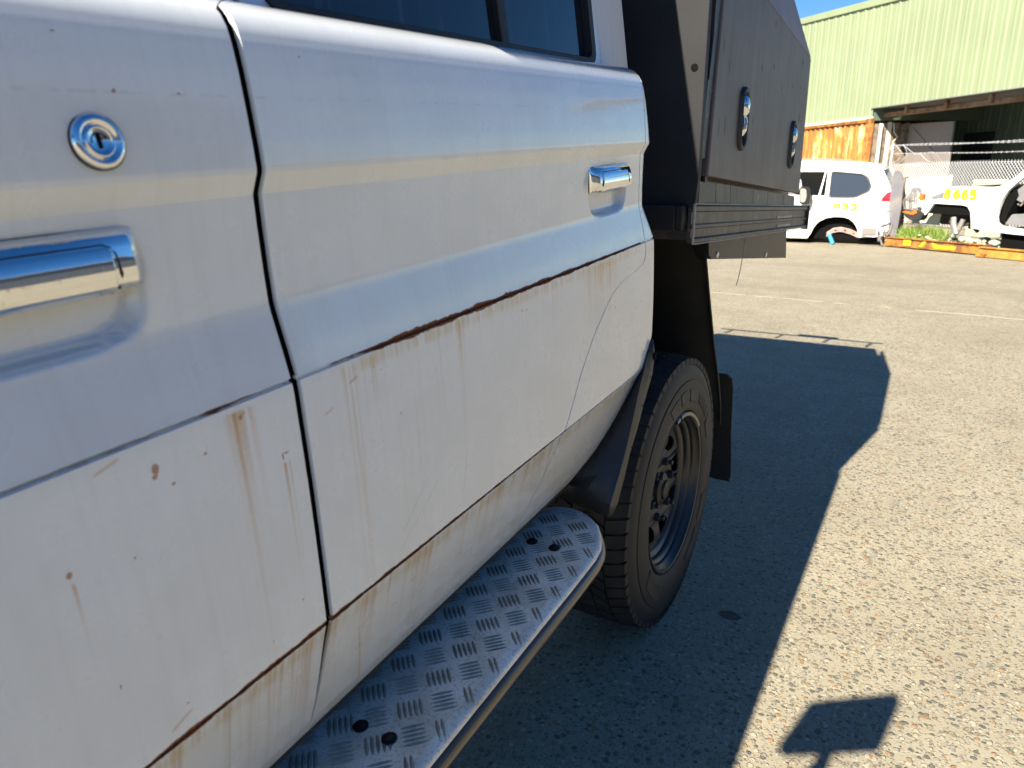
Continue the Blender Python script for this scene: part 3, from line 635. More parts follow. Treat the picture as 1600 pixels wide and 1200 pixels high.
for i in range(-2, 5):
    for j in range(-6, 22):
        for typ in (0, 1):
            cx = -.5865+.0635*i+(.0318 if typ else 0); cy = 1.166-.0662*(j-1)+(-.0331 if typ else 0)
            if cy < .45: continue
            ang = math.radians(-45 if typ == 0 else 45)
            nx, ny = -math.sin(ang), math.cos(ang)
            for k in range(-2, 3):
                x = cx+nx*k*.0073; y = cy+ny*k*.0073
                dx, dy = math.cos(ang)*.014, math.sin(ang)*.014
                if inside(x+dx, y+dy) and inside(x-dx, y-dy) and inside(x, y): bar(bars, x, y, ang)
M_BAR = grime('dirty_raised_aluminium', (.34,.30,.25), .42, .3, (.12,.08,.05), .6, 9, .1)
bars.build('tread_bars', M_BAR, step, kind='stuff', sharp=20)
for bx_, by_ in ((-.5755,1.0775),(-.5285,1.0765),(-.5615,.5815),(-.515,.583)):
    MB().lathe([(0,.0105),(.0018,.0105),(.0024,.0095),(.0024,.0072),(.0052,.0068),(.0060,.0050),(.0060,.0001)], lambda a, r, t: L(bx_+r*math.cos(t), by_+r*math.sin(t), zs+a), 14).build('step_bolt', M_BLK, step)

# ---- moulded flap in front of the rear wheel
W_ = [(-.500,1.515,.790),(-.512,1.505,.770),(-.505,1.468,.737),(-.516,1.42,.697),(-.526,1.355,.641),(-.541,1.303,.608),(-.552,1.218,.578)]
F_ = [(-.4985,1.497,.785),(-.4985,1.475,.762),(-.497,1.455,.740),(-.4915,1.41,.7108),(-.488,1.36,.653),(-.486,1.32,.6076),(-.4855,1.285,.569)]
E_ = [(-.497,1.503,.792),(-.492,1.500,.760),(-.4905,1.482,.721),(-.4885,1.43,.676),(-.487,1.385,.628),(-.486,1.342,.591),(-.486,1.315,.552)]
W_ += [(-.611,1.262,.53),(-.611,1.262,.498)]; F_ += [(-.486,1.24,.521),(-.496,1.252,.486)]; E_ += [(-.486,1.276,.505),(-.494,1.268,.484)]
vs = []; Fc = []
nn_ = len(W_)
for i in range(nn_):
    w = Vector(W_[i]); f_ = Vector(F_[i]); e = Vector(E_[i])
    vs += [L(*w), L(*(w*.5+f_*.5)), L(*(w*.12+f_*.88)), L(*f_), L(*(f_*.5+e*.5+Vector((.0012,0,0)))), L(*e)]
for i in range(nn_-1):
    for k in range(5): Fc.append((i*6+k, i*6+k+1, (i+1)*6+k+1, (i+1)*6+k))
guard = obj('wheel_arch_flap', vs, Fc, M_PLAS, truck, solid=.004, sharp=38)
MB().lathe([(.0005,.0085),(.0028,.0075),(.0030,.0001)], lambda a, r, t: L(-.4905+a, 1.497+r*.8*math.cos(t), .758+r*1.25*math.sin(t)), 16).build('flap_bolt', M_DARK, guard)
for (yy, zz) in ((1.478,.722),(1.435,.672),(1.37,.602)): MB().lathe([(.0,.003),(.0012,.0001)], lambda a, r, t: L(-.4845+a, yy-.02+r*math.cos(t), zz+r*math.sin(t)), 8).build('flap_screw', M_DARK, guard)

# ---- wheels
def wheel(x_out, yc, zc, sgn=1, detail=True):
    """x_out outer sidewall plane; sgn=+1: outside is +x"""
    def fn(a, r, t): return Vector((x_out+sgn*a, yc+r*math.cos(t), zc+r*math.sin(t)))
    w = empty('wheel_assembly_tmp', (x_out, yc, zc)); bpy.data.objects.remove(w)
    side = [(-.020,.236),(-.008,.243),(-.002,.256),(.001,.285),(0,.315),(-.002,.330),(-.0045,.331),(-.0045,.336),(-.004,.345),(-.009,.362),(-.0145,.374),(-.020,.383),(-.030,.390)]
    tr = [(-.030,.390),(-.035,.3905),(-.240,.3905),(-.248,.388),(-.262,.37),(-.275,.32),(-.27,.26),(-.255,.236)]
    v = MB().lathe(side, fn, 120)
    uv = [(k//len(side)/120.*2.6, side[k % len(side)][1]) for k in range(len(v.v))]
    tyre = obj('tyre', MB().lathe(tr, fn, 120).v, MB().lathe(tr, fn, 120).f, M_TYRE, truck)
    obj('sidewall', v.v, v.f, M_SIDE, tyre, uv=uv)
    # tread lugs
    t_ = MB(); NP = 62
    for k in range(NP):
        a = 2*math.pi*k/NP; da = 2*math.pi/NP
        for (x0, x1, off, sk, hh) in ((-.016,-.064,0,.28,.0), (-.070,-.108,.45,-.45,.001), (-.113,-.157,.1,.4,.001), (-.162,-.200,.5,-.45,.001), (-.206,-.252,.2,.28,0)):
            g = .87 if hh == 0 else .82
            c = []
            for (xx, r_) in ((x0, 0), (x1, 0), (x1, 1), (x0, 1)):
                pass
            P = []
            for top in (0, 1):
                for (xx, e) in ((x0, 0), (x1, 0), (x1, 1), (x0, 1)):
                    edge_ = (xx in (-.016, -.252))
                    r = (.3985 + random.uniform(-.0006,.0006) - (.0075 if edge_ else 0)) if top else (.374 if edge_ else .388)
                    aa = a + da*(off + e*g + sk*((xx-x0)/(x1-x0)-.5))
                    if top: aa += da*(.04 if e == 0 else -.04)
                    ax = xx + (.003 if (top and xx == -.016) else 0)
                    P.append(fn(ax if not (edge_ and not top) else xx*1.0+(.004 if xx == -.016 else 0), r, aa))
            t_.hexa(P)
    t_.build('tread_blocks', M_TYRE, tyre, kind='stuff', sharp=20)
    # shoulder ribs and moulded marks on the sidewall
    sk = lambda a, r, t: fn(a, r, t+(r-.28)*1.2)
    for (a0, a1, r0_, r1_) in ([(66,80,.268,.305),(56,60,.27,.30),(50,54,.27,.30),(44,48,.27,.30),(38,42,.27,.30),(20,34,.262,.300),(86,96,.27,.31),(100,112,.27,.31),(-40,-22,.262,.31),(-70,-45,.266,.31),(-150,-120,.265,.31)] if detail else []):
        MB().lathe([(-.0005,r0_),(.0022,r0_+.002),(.0022,r1_-.002),(-.001,r1_)], sk, 8, math.radians(a0), math.radians(a1)).build('moulded_mark', M_SIDE, tyre)
    # steel rim: lip, barrel, disc with windows
    rim = MB().lathe([(-.022,.2365),(-.012,.2365),(-.0085,.2335),(-.010,.229),(-.020,.226),(-.026,.219),(-.030,.2165),(-.036,.2155),(-.040,.209),(-.046,.2045),(-.054,.203),(-.058,.196),(-.062,.190),(-.068,.187),(-.069,.180),(-.066,.176)], fn, 96).build('rim', M_RIM, truck, sharp=40)
    MB().lathe([(-.0665,.1765),(-.22,.172)], fn, 48).build('rim_barrel', M_RIM, rim)
    outer = [(.176*math.cos(2*math.pi*k/72), .176*math.sin(2*math.pi*k/72)) for k in range(72)]
    holes = []
    for k in range(8):
        a = 2*math.pi*(k+.35)/8; pts = []
        for (rr, da) in ((.118,-.18),(.118,.18),(.138,.24),(.158,.20),(.162,0),(.158,-.20),(.138,-.24)):
            pts.append((rr*math.cos(a+da), rr*math.sin(a+da)))
        holes.append(smoothpoly(pts[::-1], .008, 3))
    def disc(u, v_, d):
        r = math.hypot(u, v_); t = math.atan2(v_, u)
        a = -.066 + .010*math.exp(-((r-.145)/.03)**2) - .006*math.exp(-((r-.10)/.02)**2)
        return fn(a+d, r, t)
    MB().panel([outer]+holes, disc, -.004, 0).build('wheel_disc', M_PLAS, rim, sharp=40)
    MB().lathe([(-.070,.052),(-.052,.048),(-.048,.040),(-.046,.030),(-.040,.027),(-.038,.020),(-.038,.0001)], fn, 32).build('hub', M_BLK, rim, sharp=35)
    for k in range(6):
        a = 2*math.pi*k/6+.2
        c = Vector((0, .0825*math.cos(a), .0825*math.sin(a)))
        def nf(ax, r, t): return Vector((x_out+sgn*ax, yc+c.y+r*math.cos(t), zc+c.z+r*math.sin(t)))
        MB().lathe([(-.068,.0125),(-.048,.0120),(-.045,.0075),(-.034,.0070),(-.034,.0001)], nf, 6).build('wheel_nut', M_PLAS, rim, sharp=20)
    MB().lathe([(-.10,.15),(-.10,.05)], fn, 32).build('brake_drum', M_DARK, rim)
    if detail:
        MB().lathe([(-.007,.2375),(-.0035,.2355),(-.0045,.2265),(-.012,.2250)], fn, 24, math.radians(40), math.radians(92)).build('balance_weight', M_WEIGHT, rim)
        MB().lathe([(-.007,.2375),(-.003,.2355),(-.004,.2262),(-.012,.2250)], fn, 4, math.radians(95), math.radians(101)).build('balance_weight', M_WEIGHT, rim)
wheel(-.545, 1.86, .325); 
wheel(-.545, -1.32, .325, 1, False); wheel(-2.11, 1.86, .325, -1, False); wheel(-2.11, -1.32, .325, -1, False)
MB().tube([(-.72,1.86,.33),(-1.94,1.86,.33)], .05, 12).build('rear_axle', M_UNDER, truck)

# ---- black inner mudguard behind the tyre, and mud flap
gp = [(2.075,1.058),(2.085,1.02),(2.10,.977),(2.165,.854),(2.25,.70),(2.35,.543),(2.405,.43),(2.42,.36)]
vs = []; Fc = []
for (y, z) in gp:
    vs += [(-.90,y-.02,z+.01), (-.60,y,z), (-.578,y-.002,z), (-.574,y-.020,z-.004)]
for i in range(len(gp)-1):
    for k in range(3): Fc.append((4*i+k, 4*i+k+1, 4*i+k+5, 4*i+k+4))
obj('mudguard', vs, Fc, M_GUARD, truck, solid=.004, sharp=50)
fl = [(-.84,.53),(-.575,.53),(-.558,.515),(-.553,.48),(-.556,.30),(-.551,.20),(-.548,.125),(-.553,.100),(-.60,.10),(-.84,.13)]
MB().prism(fl, lambda x, z, d: Vector((x, 2.46+d-(.52-z)*(-.12)+.012*math.sin((z-.1)*9), z)), 0, .006).build('mud_flap', M_RUB, truck, bevel=.001)
MB().box((-1.75,1.70,.62), (-.86,1.76,1.05)).build('inner_arch_wall', M_GUARD, truck)
MB().box((-.90,1.56,.55), (-.86,2.42,1.05)).build('inner_arch_wall', M_GUARD, truck)

# ---- tray
def TS(x, y, z): return Vector((x, y, z-(y-1.687)*.047))
tray = MB().box((-2.10,1.70,1.06), (-.515,3.33,1.12), TS).build('tray', M_TRAY, truck, label='black steel tray sagging towards its tail')
prof = [(-.515,1.143),(-.503,1.143),(-.500,1.138),(-.500,1.128),(-.507,1.125),(-.507,1.098),(-.503,1.095),(-.503,1.088),(-.507,1.085),(-.507,1.066),(-.499,1.062),(-.499,1.054),(-.515,1.052)]
MB().prism(prof, lambda x, z, d: TS(x, d, z), 1.692, 3.365).build('side_rail', M_TRAY, tray, sharp=20)
MB().box((-.5035,1.686,1.050), (-.4975,1.694,1.145), TS).build('rail_end_cap', M_STEEL, tray, bevel=.002)
MB().box((-.52,3.362,1.045), (-.494,3.374,1.146), TS).build('rail_end_cap', M_TRAY, tray, bevel=.002)
MB().tube([(-.499,1.69,1.1445),(-.499,3.36,1.1445)], .0018, 5, TS).build('worn_rail_edge', M_STEEL, tray)
MB().tube([(-.498,1.69,1.0515),(-.498,3.36,1.0515)], .0018, 5, TS).build('worn_rail_edge', M_STEEL, tray)
for (ya, yb_, za, zb_) in ((2.72,3.02,1.099,1.107),(2.74,3.00,1.068,1.076),(2.70,3.05,1.129,1.133)):   # scraped bare metal
    MB().box((-.5075,ya,za), (-.5052,yb_,zb_), TS).build('scraped_patch', M_STEEL, tray)
MB().box((-2.10,1.655,1.085), (-.535,1.692,1.142)).build('front_crossmember', M_BLK, tray, bevel=.003)
MB().box((-.535,1.655,1.085), (-.517,1.692,1.142)).build('front_crossmember', M_BLK, tray, bevel=.003)
MB().box((-2.1,3.365,1.05), (-.52,3.385,1.14), TS).build('tail_crossmember', M_TRAY, tray)
MB().prism([(2.04,1.06),(3.25,.985),(3.30,.847),(2.092,.970),(2.06,.985)], lambda y, z, d: Vector((d, y, z)), -.60, -.56).build('under_tray_box', M_BLK, tray, bevel=.003)
for (yy, zz) in ((2.148,.976),(2.858,.904)):
    ball((-.559,yy,zz+.002), .004, .010, .010, None, 12, 6).build('box_screw', M_SCREW, tray)
wire = MB().tube([(-.505,2.262,1.045),(-.505,2.257,1.017),(-.506,2.247,.99),(-.505,2.236,.967),(-.505,2.222,.935),(-.504,2.20,.905),(-.505,2.179,.884)], .0011, 5).build('dangling_wire', M_STEEL, tray)

# ---- canopy
KX = -.505
def CZ(y, z): return z-(y-1.69)*.061
prof_c = [(-.500,1.135),(-.495,1.21),(-.492,1.70),(-.685,2.19),(-1.92,2.19),(-2.10,1.70),(-2.10,1.135)]
MB().prism(prof_c, lambda x, z, d: Vector((x, 1.69+d-(0 if z < 1.5 else (z-1.135)*.0), z)), 0, .020).build('headboard', M_TEX, truck, bevel=.002)
canopy = MB().prism([(x-.045 if x > -1.3 else x+.02, z-(.02 if z > 1.9 else 0)) for x, z in prof_c], lambda x, z, d: Vector((x, d, CZ(d, z))), 1.712, 3.10).build('canopy_body', M_TRAY, truck, bevel=.003)
ball((-.500+.003,1.6895,1.439), .0001, .0001, .0001, None, 3, 2)
MB().lathe([(-.0015,.0082),(-.0022,.0001)], lambda a, r, t: Vector((-.5185+r*math.cos(t), 1.690+a, 1.439+r*math.sin(t))), 14).build('bolt_hole_disc', M_DARK, truck)  # flat black disc stands for the shade inside a bolt hole
# front door frame strip of the canopy with its cut-outs
def SP(y, z, d): return Vector((-.497+d+(z-1.2)*.008, y, z))
MB().panel([[(1.7105,1.145),(1.765,1.142),(1.795,1.68),(1.7105,1.69)], [(1.7125,1.42),(1.728,1.415),(1.742,1.51),(1.742,1.66),(1.7125,1.66)], [(1.714,1.195),(1.752,1.192),(1.752,1.243),(1.714,1.246)]], SP, -.02, 0).build('canopy_frame', M_TRAY, canopy, bevel=.0015)
MB().box((-.54,1.712,1.14), (-.525,1.80,1.70)).build('canopy_frame_lining', M_DARK, canopy)
# side door: flat lower leaf and leaning upper leaf
def DP(y, z, d): return Vector((-.489+d, y, z))
door_poly = [(1.745,1.206),(3.03,1.128),(3.005,1.605),(1.795,1.695)]
def uvyz(o):
    me = o.data; l = me.uv_layers.new(name='uv'); c = WLOC[o]
    for lp in me.loops:
        v = me.vertices[lp.vertex_index].co; l.data[lp.index].uv = (v.y+c.y, v.z+c.z)
    return o
cdoor = uvyz(MB().prism(door_poly, DP, -.022, 0).build('canopy_side_door', M_PANEL, truck, bevel=.004, seg=3))
uvyz(MB().hexa([(-.511,1.795,1.697),(-.489,1.795,1.697),(-.489,3.005,1.607),(-.511,3.005,1.607),(-.70,1.84,2.19),(-.68,1.84,2.19),(-.68,3.02,2.105),(-.70,3.02,2.105)]).build('door_upper_leaf', M_PANEL, cdoor, bevel=.004))
MB().box((-.54,1.77,CZ(1.77,1.148)), (-.505,3.05,CZ(1.77,1.148)+.002), lambda x, y, z: Vector((x, y, z-(y-1.77)*.061))).build('door_seal', M_RUB, cdoor)
# scraped lower skirt of the canopy: separate pressed plates
ys_ = [1.765,1.90,2.05,2.33,2.55,2.83,3.07]
for a, b in zip(ys_, ys_[1:]):
    MB().hexa([(-.512,a+.002,CZ(a,1.135)),(-.508,a+.002,CZ(a,1.135)),(-.508,b-.002,CZ(b,1.135)),(-.512,b-.002,CZ(b,1.135)),(-.512,a+.002,CZ(a,1.200)),(-.510,a+.002,CZ(a,1.200)),(-.510,b-.002,CZ(b,1.200)),(-.512,b-.002,CZ(b,1.200))]).build('skirt_plate', M_TRAY, canopy)
# latches
def latch(yc, zc):
    w, hh = .038, .080
    def cap(r, n=10):
        pts = []
        for k in range(n+1): t = math.pi*k/n; pts.append((yc+r*math.cos(t)*1.0, zc+(hh-w)+r*math.sin(t)))
        for k in range(n+1): t = math.pi+math.pi*k/n; pts.append((yc+r*math.cos(t), zc-(hh-w)+r*math.sin(t)))
        return pts
    out = cap(w*1.9/1.9); vs = []; Fc = []
    prof = [(0, 1.0), (.006, .99), (.010, .93), (.0115, .84), (.010, .72), (.006, .66), (-.010, .63)]
    n = len(cap(w))
    for (dx, k) in prof: vs += [Vector((-.489+dx, yc+(p[0]-yc)*k, zc+(p[1]-zc)*(1-(1-k)*.5))) for p in cap(w)]
    for i in range(len(prof)-1):
        for k in range(n): Fc.append((i*n+k, i*n+(k+1) % n, (i+1)*n+(k+1) % n, (i+1)*n+k))
    obj('latch_bezel', vs, Fc, M_PLAS, cdoor, sharp=40)
    b = MB(); b.prism([(yc+(p[0]-yc)*.64, zc+(p[1]-zc)*.82) for p in cap(w)], lambda y, z, d: Vector((-.4885+d, y, z)), 0, .001); b.build('latch_recess', M_DARK, cdoor)
    ball((-.484, yc, zc+.032), .014, .0235, .0265, None, 20, 12).build('latch_dome', M_CHROME, cdoor)
    # paddle
    secs = [(.016,.0065,.010),(.004,.0055,.013),(-.010,.0065,.015),(-.024,.0105,.014),(-.036,.013,.010),(-.042,.010,.006)]
    vs = []; Fc = []
    for (dz, hw, xx) in secs: vs += [Vector((-.489+xx*.55, yc-hw, zc+dz)), Vector((-.489+xx, yc-hw*.5, zc+dz)), Vector((-.489+xx, yc+hw*.5, zc+dz)), Vector((-.489+xx*.55, yc+hw, zc+dz))]
    for i in range(len(secs)-1):
        for k in range(3): Fc.append((4*i+k, 4*i+k+1, 4*i+k+5, 4*i+k+4))
    obj('latch_paddle', vs, Fc, M_CHROME, cdoor, sharp=60)
latch(2.033, 1.347); latch(2.765, 1.300)
# roof rack on the canopy
rack = MB()
for yy in (1.9, 3.12): rack.tube([(-.72,yy,2.27-(yy-1.69)*.03),(-1.95,yy,2.27-(yy-1.69)*.03)], .012, 8)
for xx in (-.80, -1.10, -1.45, -1.85):
    rack.tube([(xx,3.12,2.10),(xx,3.12,2.23)], .012, 8); rack.tube([(xx,1.9,2.16),(xx,1.9,2.26)], .012, 8); 
rack.box((-1.35,3.10,2.25), (-1.05,3.14,2.27)); rack.build('roof_rack', M_BLK, truck)

# ------------------------------------------------------------------ the shed, 25 m away
AZ = math.radians(-38.83)
Nn = Vector((math.cos(AZ), -math.sin(AZ), 0)); Uu = Vector((math.sin(AZ), math.cos(AZ), 0))
def B(s, z, c): p = Nn*c+Uu*s; return Vector((p.x, p.y, z))
CW = 13.475
shed = empty('metal_shed', B(21, G, CW+2), 'big pale green ribbed metal shed behind the wrecked cars with a dark open bay', 'shed')
def rooftop(s): return 5.86+.062*(s-24.65)
def clad(s0, s1, zb, zt0, zt1, c, mat, par, rib=.02, w=.34, name='cladding_sheet'):
    vs = []; P = []
    n = max(1, round((s1-s0)/w)); st = (s1-s0)/n
    for k in range(n):
        a = s0+st*k
        P += [(a+.002, 0), (a+.35*st, 0), (a+.42*st, -rib), (a+.60*st, -rib), (a+.67*st, 0), (a+.82*st, 0), (a+.835*st, -rib*.35), (a+.87*st, -rib*.35), (a+.885*st, 0)]
    P.append((s1-.002, 0)); P.append((s1-.002, .02))
    for (s, d) in P:
        t = (s-s0)/(s1-s0); vs += [B(s, zb, c+d), B(s, zt0+(zt1-zt0)*t, c+d)]
    f = [(2*i, 2*i+1, 2*i+3, 2*i+2) for i in range(len(P)-1)]
    return obj(name, vs, f, mat, par, sharp=20)
s = 13.2
while s < 33:
    a, b = s, s+.76
    zb = 2.85 if b < 20.2 else 2.63
    if a < 20.08 < b: a2 = a; clad(a, 20.08, 2.85, rooftop(a), rooftop(20.08), CW, M_CLAD, shed, w=.38); clad(20.08, b, 2.63, rooftop(20.08), rooftop(b), CW, M_CLAD, shed, w=.38)
    else: clad(a, b, zb, rooftop(a), rooftop(b), CW, M_CLAD, shed, w=.38)
    s = b
MB().hexa([B(13.2,rooftop(13.2)-.02,CW-.06),B(33,rooftop(33)-.02,CW-.06),B(33,rooftop(33)-.02,CW+.1),B(13.2,rooftop(13.2)-.02,CW+.1),B(13.2,rooftop(13.2)+.17,CW-.05),B(33,rooftop(33)+.17,CW-.05),B(33,rooftop(33)+.17,CW+.1),B(13.2,rooftop(13.2)+.17,CW+.1)]).build('barge_capping', M_CLAD, shed, bevel=.01)
MB().hexa([B(13.2,rooftop(13.2)+.1,CW+.1),B(33,rooftop(33)+.1,CW+.1),B(33,rooftop(33)+.1,CW+12),B(13.2,rooftop(13.2)+.1,CW+12),B(13.2,rooftop(13.2)+.16,CW+.1),B(33,rooftop(33)+.16,CW+.1),B(33,rooftop(33)+.16,CW+12),B(13.2,rooftop(13.2)+.16,CW+12)]).build('roof', M_GALV, shed)
MB().box((20.08,2.56,CW-.05), (33,2.63,CW+.03), B).build('base_flashing', M_CREAM, shed, bevel=.005)
MB().hexa([B(13.2,2.84,CW-.04),B(20.15,2.84,CW-.04),B(20.15,2.90,17.2),B(13.2,2.90,17.2),B(13.2,2.86,CW-.04),B(20.15,2.86,CW-.04),B(20.15,2.93,17.2),B(13.2,2.93,17.2)]).build('soffit', M_UPH, shed)
MB().box((13.2,2.60,13.78), (20.3,2.72,13.90), B).build('rusty_girder', M_GIRDER, shed, bevel=.006)
for sb in (19.0, 17.5, 16.05, 14.6):
    MB().box((sb-.05,2.62,13.70), (sb+.05,2.845,13.80), B).build('girder_bracket', M_GIRDER, shed, bevel=.01)
MB().tube([B(20.25,2.57,14.15), B(19.8,2.57,14.15)], .045, 8).build('strip_light_housing', mat_simple('pale_green_plastic', (.55,.66,.5), .4), shed)
# back wall of the bay with door and window opening
BW = 17.0
s = 13.56
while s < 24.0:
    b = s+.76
    if b <= 19.45 or s >= 20.75: clad(s, b, G, 2.92, 2.92, BW, M_SHADEGREEN, shed, .02, .38)
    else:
        clad(s, b, G, 1.35, 1.35, BW, M_SHADEGREEN, shed, .02, .38); clad(s, b, 2.22, 2.92, 2.92, BW, M_SHADEGREEN, shed, .02, .38)
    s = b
MB().box((19.25,1.30,BW+.05), (21.0,2.3,BW+.08), B).build('window_pane', M_CGLASS, shed)
MB().panel([[(19.40,1.33),(20.80,1.33),(20.80,2.24),(19.40,2.24)], [(19.46,1.39),(20.74,1.39),(20.74,2.18),(19.46,2.18)]], B, BW-.03, BW+.03).build('window_frame', M_SHADEGREEN, shed)
dr = MB().hexa([B(18.16,.1,14.6),B(19.98,.1,14.6),B(19.98,.1,14.66),B(18.16,.1,14.66),B(18.22,2.38,14.6),B(19.98,2.42,14.6),B(19.98,2.42,14.66),B(18.22,2.38,14.66)]).build('sliding_door', M_GREYD, shed, bevel=.01)
MB().hexa([B(19.85,2.2,14.58),B(19.75,2.28,14.58),B(19.75,2.28,14.6),B(19.85,2.2,14.6),B(18.3,1.1,14.58),B(18.2,1.2,14.58),B(18.2,1.2,14.6),B(18.3,1.1,14.6)]).build('door_brace', M_GREYD, dr)
MB().panel([[(13.3,G),(24,G),(24,2.96),(13.3,2.96)], [(19.46,1.39),(20.74,1.39),(20.74,2.18),(19.46,2.18)]], B, BW+.10, BW+.14).build('bay_rear_lining', M_SHADEGREEN, shed)
MB().box((20.05,2.52,CW+.05), (20.16,5.4,BW+.1), B).build('bay_side_wall', M_SHADEGREEN, shed)
clad(18.88, 19.41, 1.35, 2.22, 2.22, BW, M_SHADEGREEN, shed, .02, .38); clad(20.79, 21.16, 1.35, 2.22, 2.22, BW, M_SHADEGREEN, shed, .02, .38)
for ss in (13.3, 24.0): MB().box((ss-.05,G,CW+.1), (ss+.05,2.9,BW), B).build('bay_side_wall', M_SHADEGREEN, shed)

# shipping container under the shed wall
cont = empty('shipping_container', B(25, G, 14.6), 'rust-streaked yellow shipping container under the pale green shed wall', 'shipping container')
def CB(s_, z, c): return B(s_, z, c)
vs = []; P = []
sx = 20.20
while sx < 32:
    P += [(sx, 0), (sx+.07, .036), (sx+.14, .036), (sx+.21, 0)]; sx += .28
for (s_, d) in P: vs += [B(s_, .10, 13.42+d), B(s_, 2.47, 13.42+d)]
obj('corrugated_side', vs, [(2*i, 2*i+1, 2*i+3, 2*i+2) for i in range(len(P)-1)], M_CONT, cont, sharp=20)
MB().box((20.05,2.47,13.38), (32,2.56,13.46), B).build('top_rail', M_BEAM, cont, bevel=.01)
MB().box((20.05,G,13.38), (32,.10,13.46), B).build('bottom_rail', M_BEAM, cont, bevel=.01)
MB().box((20.03,G,13.36), (20.20,2.57,13.52), B).build('corner_post', mat_rust('orange_rusted_post', (.55,.24,.06), (.30,.11,.04), 6), cont, bevel=.01)
MB().box((20.03,2.42,13.35), (20.19,2.58,13.51), B).build('corner_casting', M_BEAM, cont, bevel=.02)
MB().box((20.2,2.50,13.46), (32,2.56,15.8), B).build('container_roof', M_BEAM, cont)
MB().box((20.2,G,15.78), (32,2.5,15.82), B).build('far_side', M_CONT, cont)
# end wall boards, seen in the bay
c_ = 13.54; k = 0
while c_ < 15.8:
    w_ = random.uniform(.12, .2)
    MB().box((20.06+random.uniform(0,.03),G,c_), (20.12,2.45+random.uniform(-.03,.03),c_+w_-.012), B).build('end_board', [M_TIMB, M_CREAM][k in (1, 3)], cont, bevel=.004)
    c_ += w_; k += 1
MB().tube([B(20.0,G,13.75), B(20.0,2.4,13.75)], .03, 8).build('locking_bar', M_CREAM, cont)
MB().tube([B(19.98,2.45,14.1),B(19.95,2.2,14.12),B(19.95,2.05,14.25),B(19.96,1.95,14.15),B(19.97,1.7,14.1)], .012, 6).build('loose_cable', M_CREAM, cont)

# added, unseen grey warehouse in shade tones, for chrome and paint to mirror
wh = empty('added_reflection_warehouse', (16, 2, G), 'long grey warehouse added out of frame, right of the truck, for chrome and paint to reflect', 'warehouse')
MB().box((14,-28,G), (24,13.0,5.2)).build('wall', grime('shaded_grey_sheeting', (.13,.15,.18), .7, 0, (.1,.1,.1), .3, .6, .02), wh)
MB().hexa([(13.6,-28.4,5.2),(24.4,-28.4,5.2),(24.4,13.4,5.2),(13.6,13.4,5.2),(13.6,-28.4,5.35),(24.4,-28.4,6.6),(24.4,13.4,6.6),(13.6,13.4,5.35)]).build('roof', M_GALV, wh)

# ------------------------------------------------------------------ chain-link fence
FC = 11.6
fence = empty('chain_link_fence', B(13.5, G, FC), 'galvanised chain-link fence topped with barbed wire in front of the open shed bay', 'fence')
for sp_ in (16.37, 11.9, 9.4): MB().tube([B(sp_+.03, G, FC), B(sp_-.02, 1.76, FC)], .024, 10).build('post', M_GALV, fence)
def topz(s_): return 1.295 if s_ < 15.4 else 1.295-(s_-15.4)*.035
m = MB(); d = .078; r = .0052
i0 = -40
z_lo = G+.03
for sgn in (1, -1):
    k = 0
    for k in range(0, 140):
        sA = 8.5+k*d
        # wire starts at bottom sA and climbs with slope 1 towards sgn
        pts = []
        zz = z_lo; ss = sA
        zt = 1.295
        s_end = sA+sgn*(zt-z_lo)
        a = max(8.8, min(16.36, sA)); b = max(8.8, min(16.36, s_end))
        if abs(a-b) < .02: continue
        za = z_lo+abs(a-sA); zb2 = z_lo+abs(b-sA)
        zb2 = min(zb2, topz(b)) if sgn > 0 else zb2
        if sgn < 0 and za > topz(a): continue
        m.tube([B(a, za, FC-.004*sgn), B(b, min(zb2, 1.295), FC-.004*sgn)], r, 4, cap=False)
m.build('diamond_mesh', M_GALV, fence, kind='stuff')
MB().tube([B(16.36,topz(16.36),FC), B(15.4,1.295,FC), B(8.8,1.295,FC)], .004, 5).build('top_wire', M_GALV, fence)
m = MB()
for k in range(0, 97):
    s_ = 8.8+k*d; zt = topz(s_)
    m.tube([B(s_-.012, zt-.01, FC), B(s_+.008, zt+.035, FC)], .003, 4, cap=False); m.tube([B(s_+.012, zt-.01, FC), B(s_-.008, zt+.035, FC)], .003, 4, cap=False)
m.build('twisted_wire_ends', M_GALV, fence, kind='stuff')
def barbed(z0, z1, ph):
    m = MB(); a = []; b = []
    for k in range(0, 120):
        s_ = 16.37-k*.0636; z = z0+(z1-z0)*k/119+.012*math.sin(k*.09+ph); t = k*1.3
        a.append(B(s_, z+.005*math.sin(t), FC+.005*math.cos(t))); b.append(B(s_, z-.005*math.sin(t), FC-.005*math.cos(t)))
        if k % 2 == 0: m.tube([B(s_-.015,z+.02,FC-.01), B(s_+.012,z-.02,FC+.01)], .002, 3, cap=False); m.tube([B(s_+.012,z+.02,FC+.01), B(s_-.012,z-.018,FC-.01)], .002, 3, cap=False)
    m.tube(a, .0032, 4, cap=False); m.tube(b, .0032, 4, cap=False); m.build('barbed_wire', M_GALV, fence)
barbed(1.72, 1.60, 0); barbed(1.70, 1.64, 1.8); barbed(1.52, 1.44, .5)
for pts in ([(16.35,1.52),(16.1,1.66),(15.95,1.72),(15.75,1.62),(15.55,1.50),(15.3,1.50),(15.15,1.40),(15.0,1.32)], [(16.35,1.62),(16.2,1.70),(16.05,1.60),(15.9,1.50),(16.1,1.36),(16.3,1.31)], [(16.36,1.36),(16.15,1.28),(15.95,1.34),(15.75,1.48),(15.8,1.60),(15.9,1.70)]):
    MB().tube([B(a, z, FC-.03+.02*math.sin(a*9)) for a, z in pts], .005, 5, cap=False).build('loose_wire', M_GALV, fence)

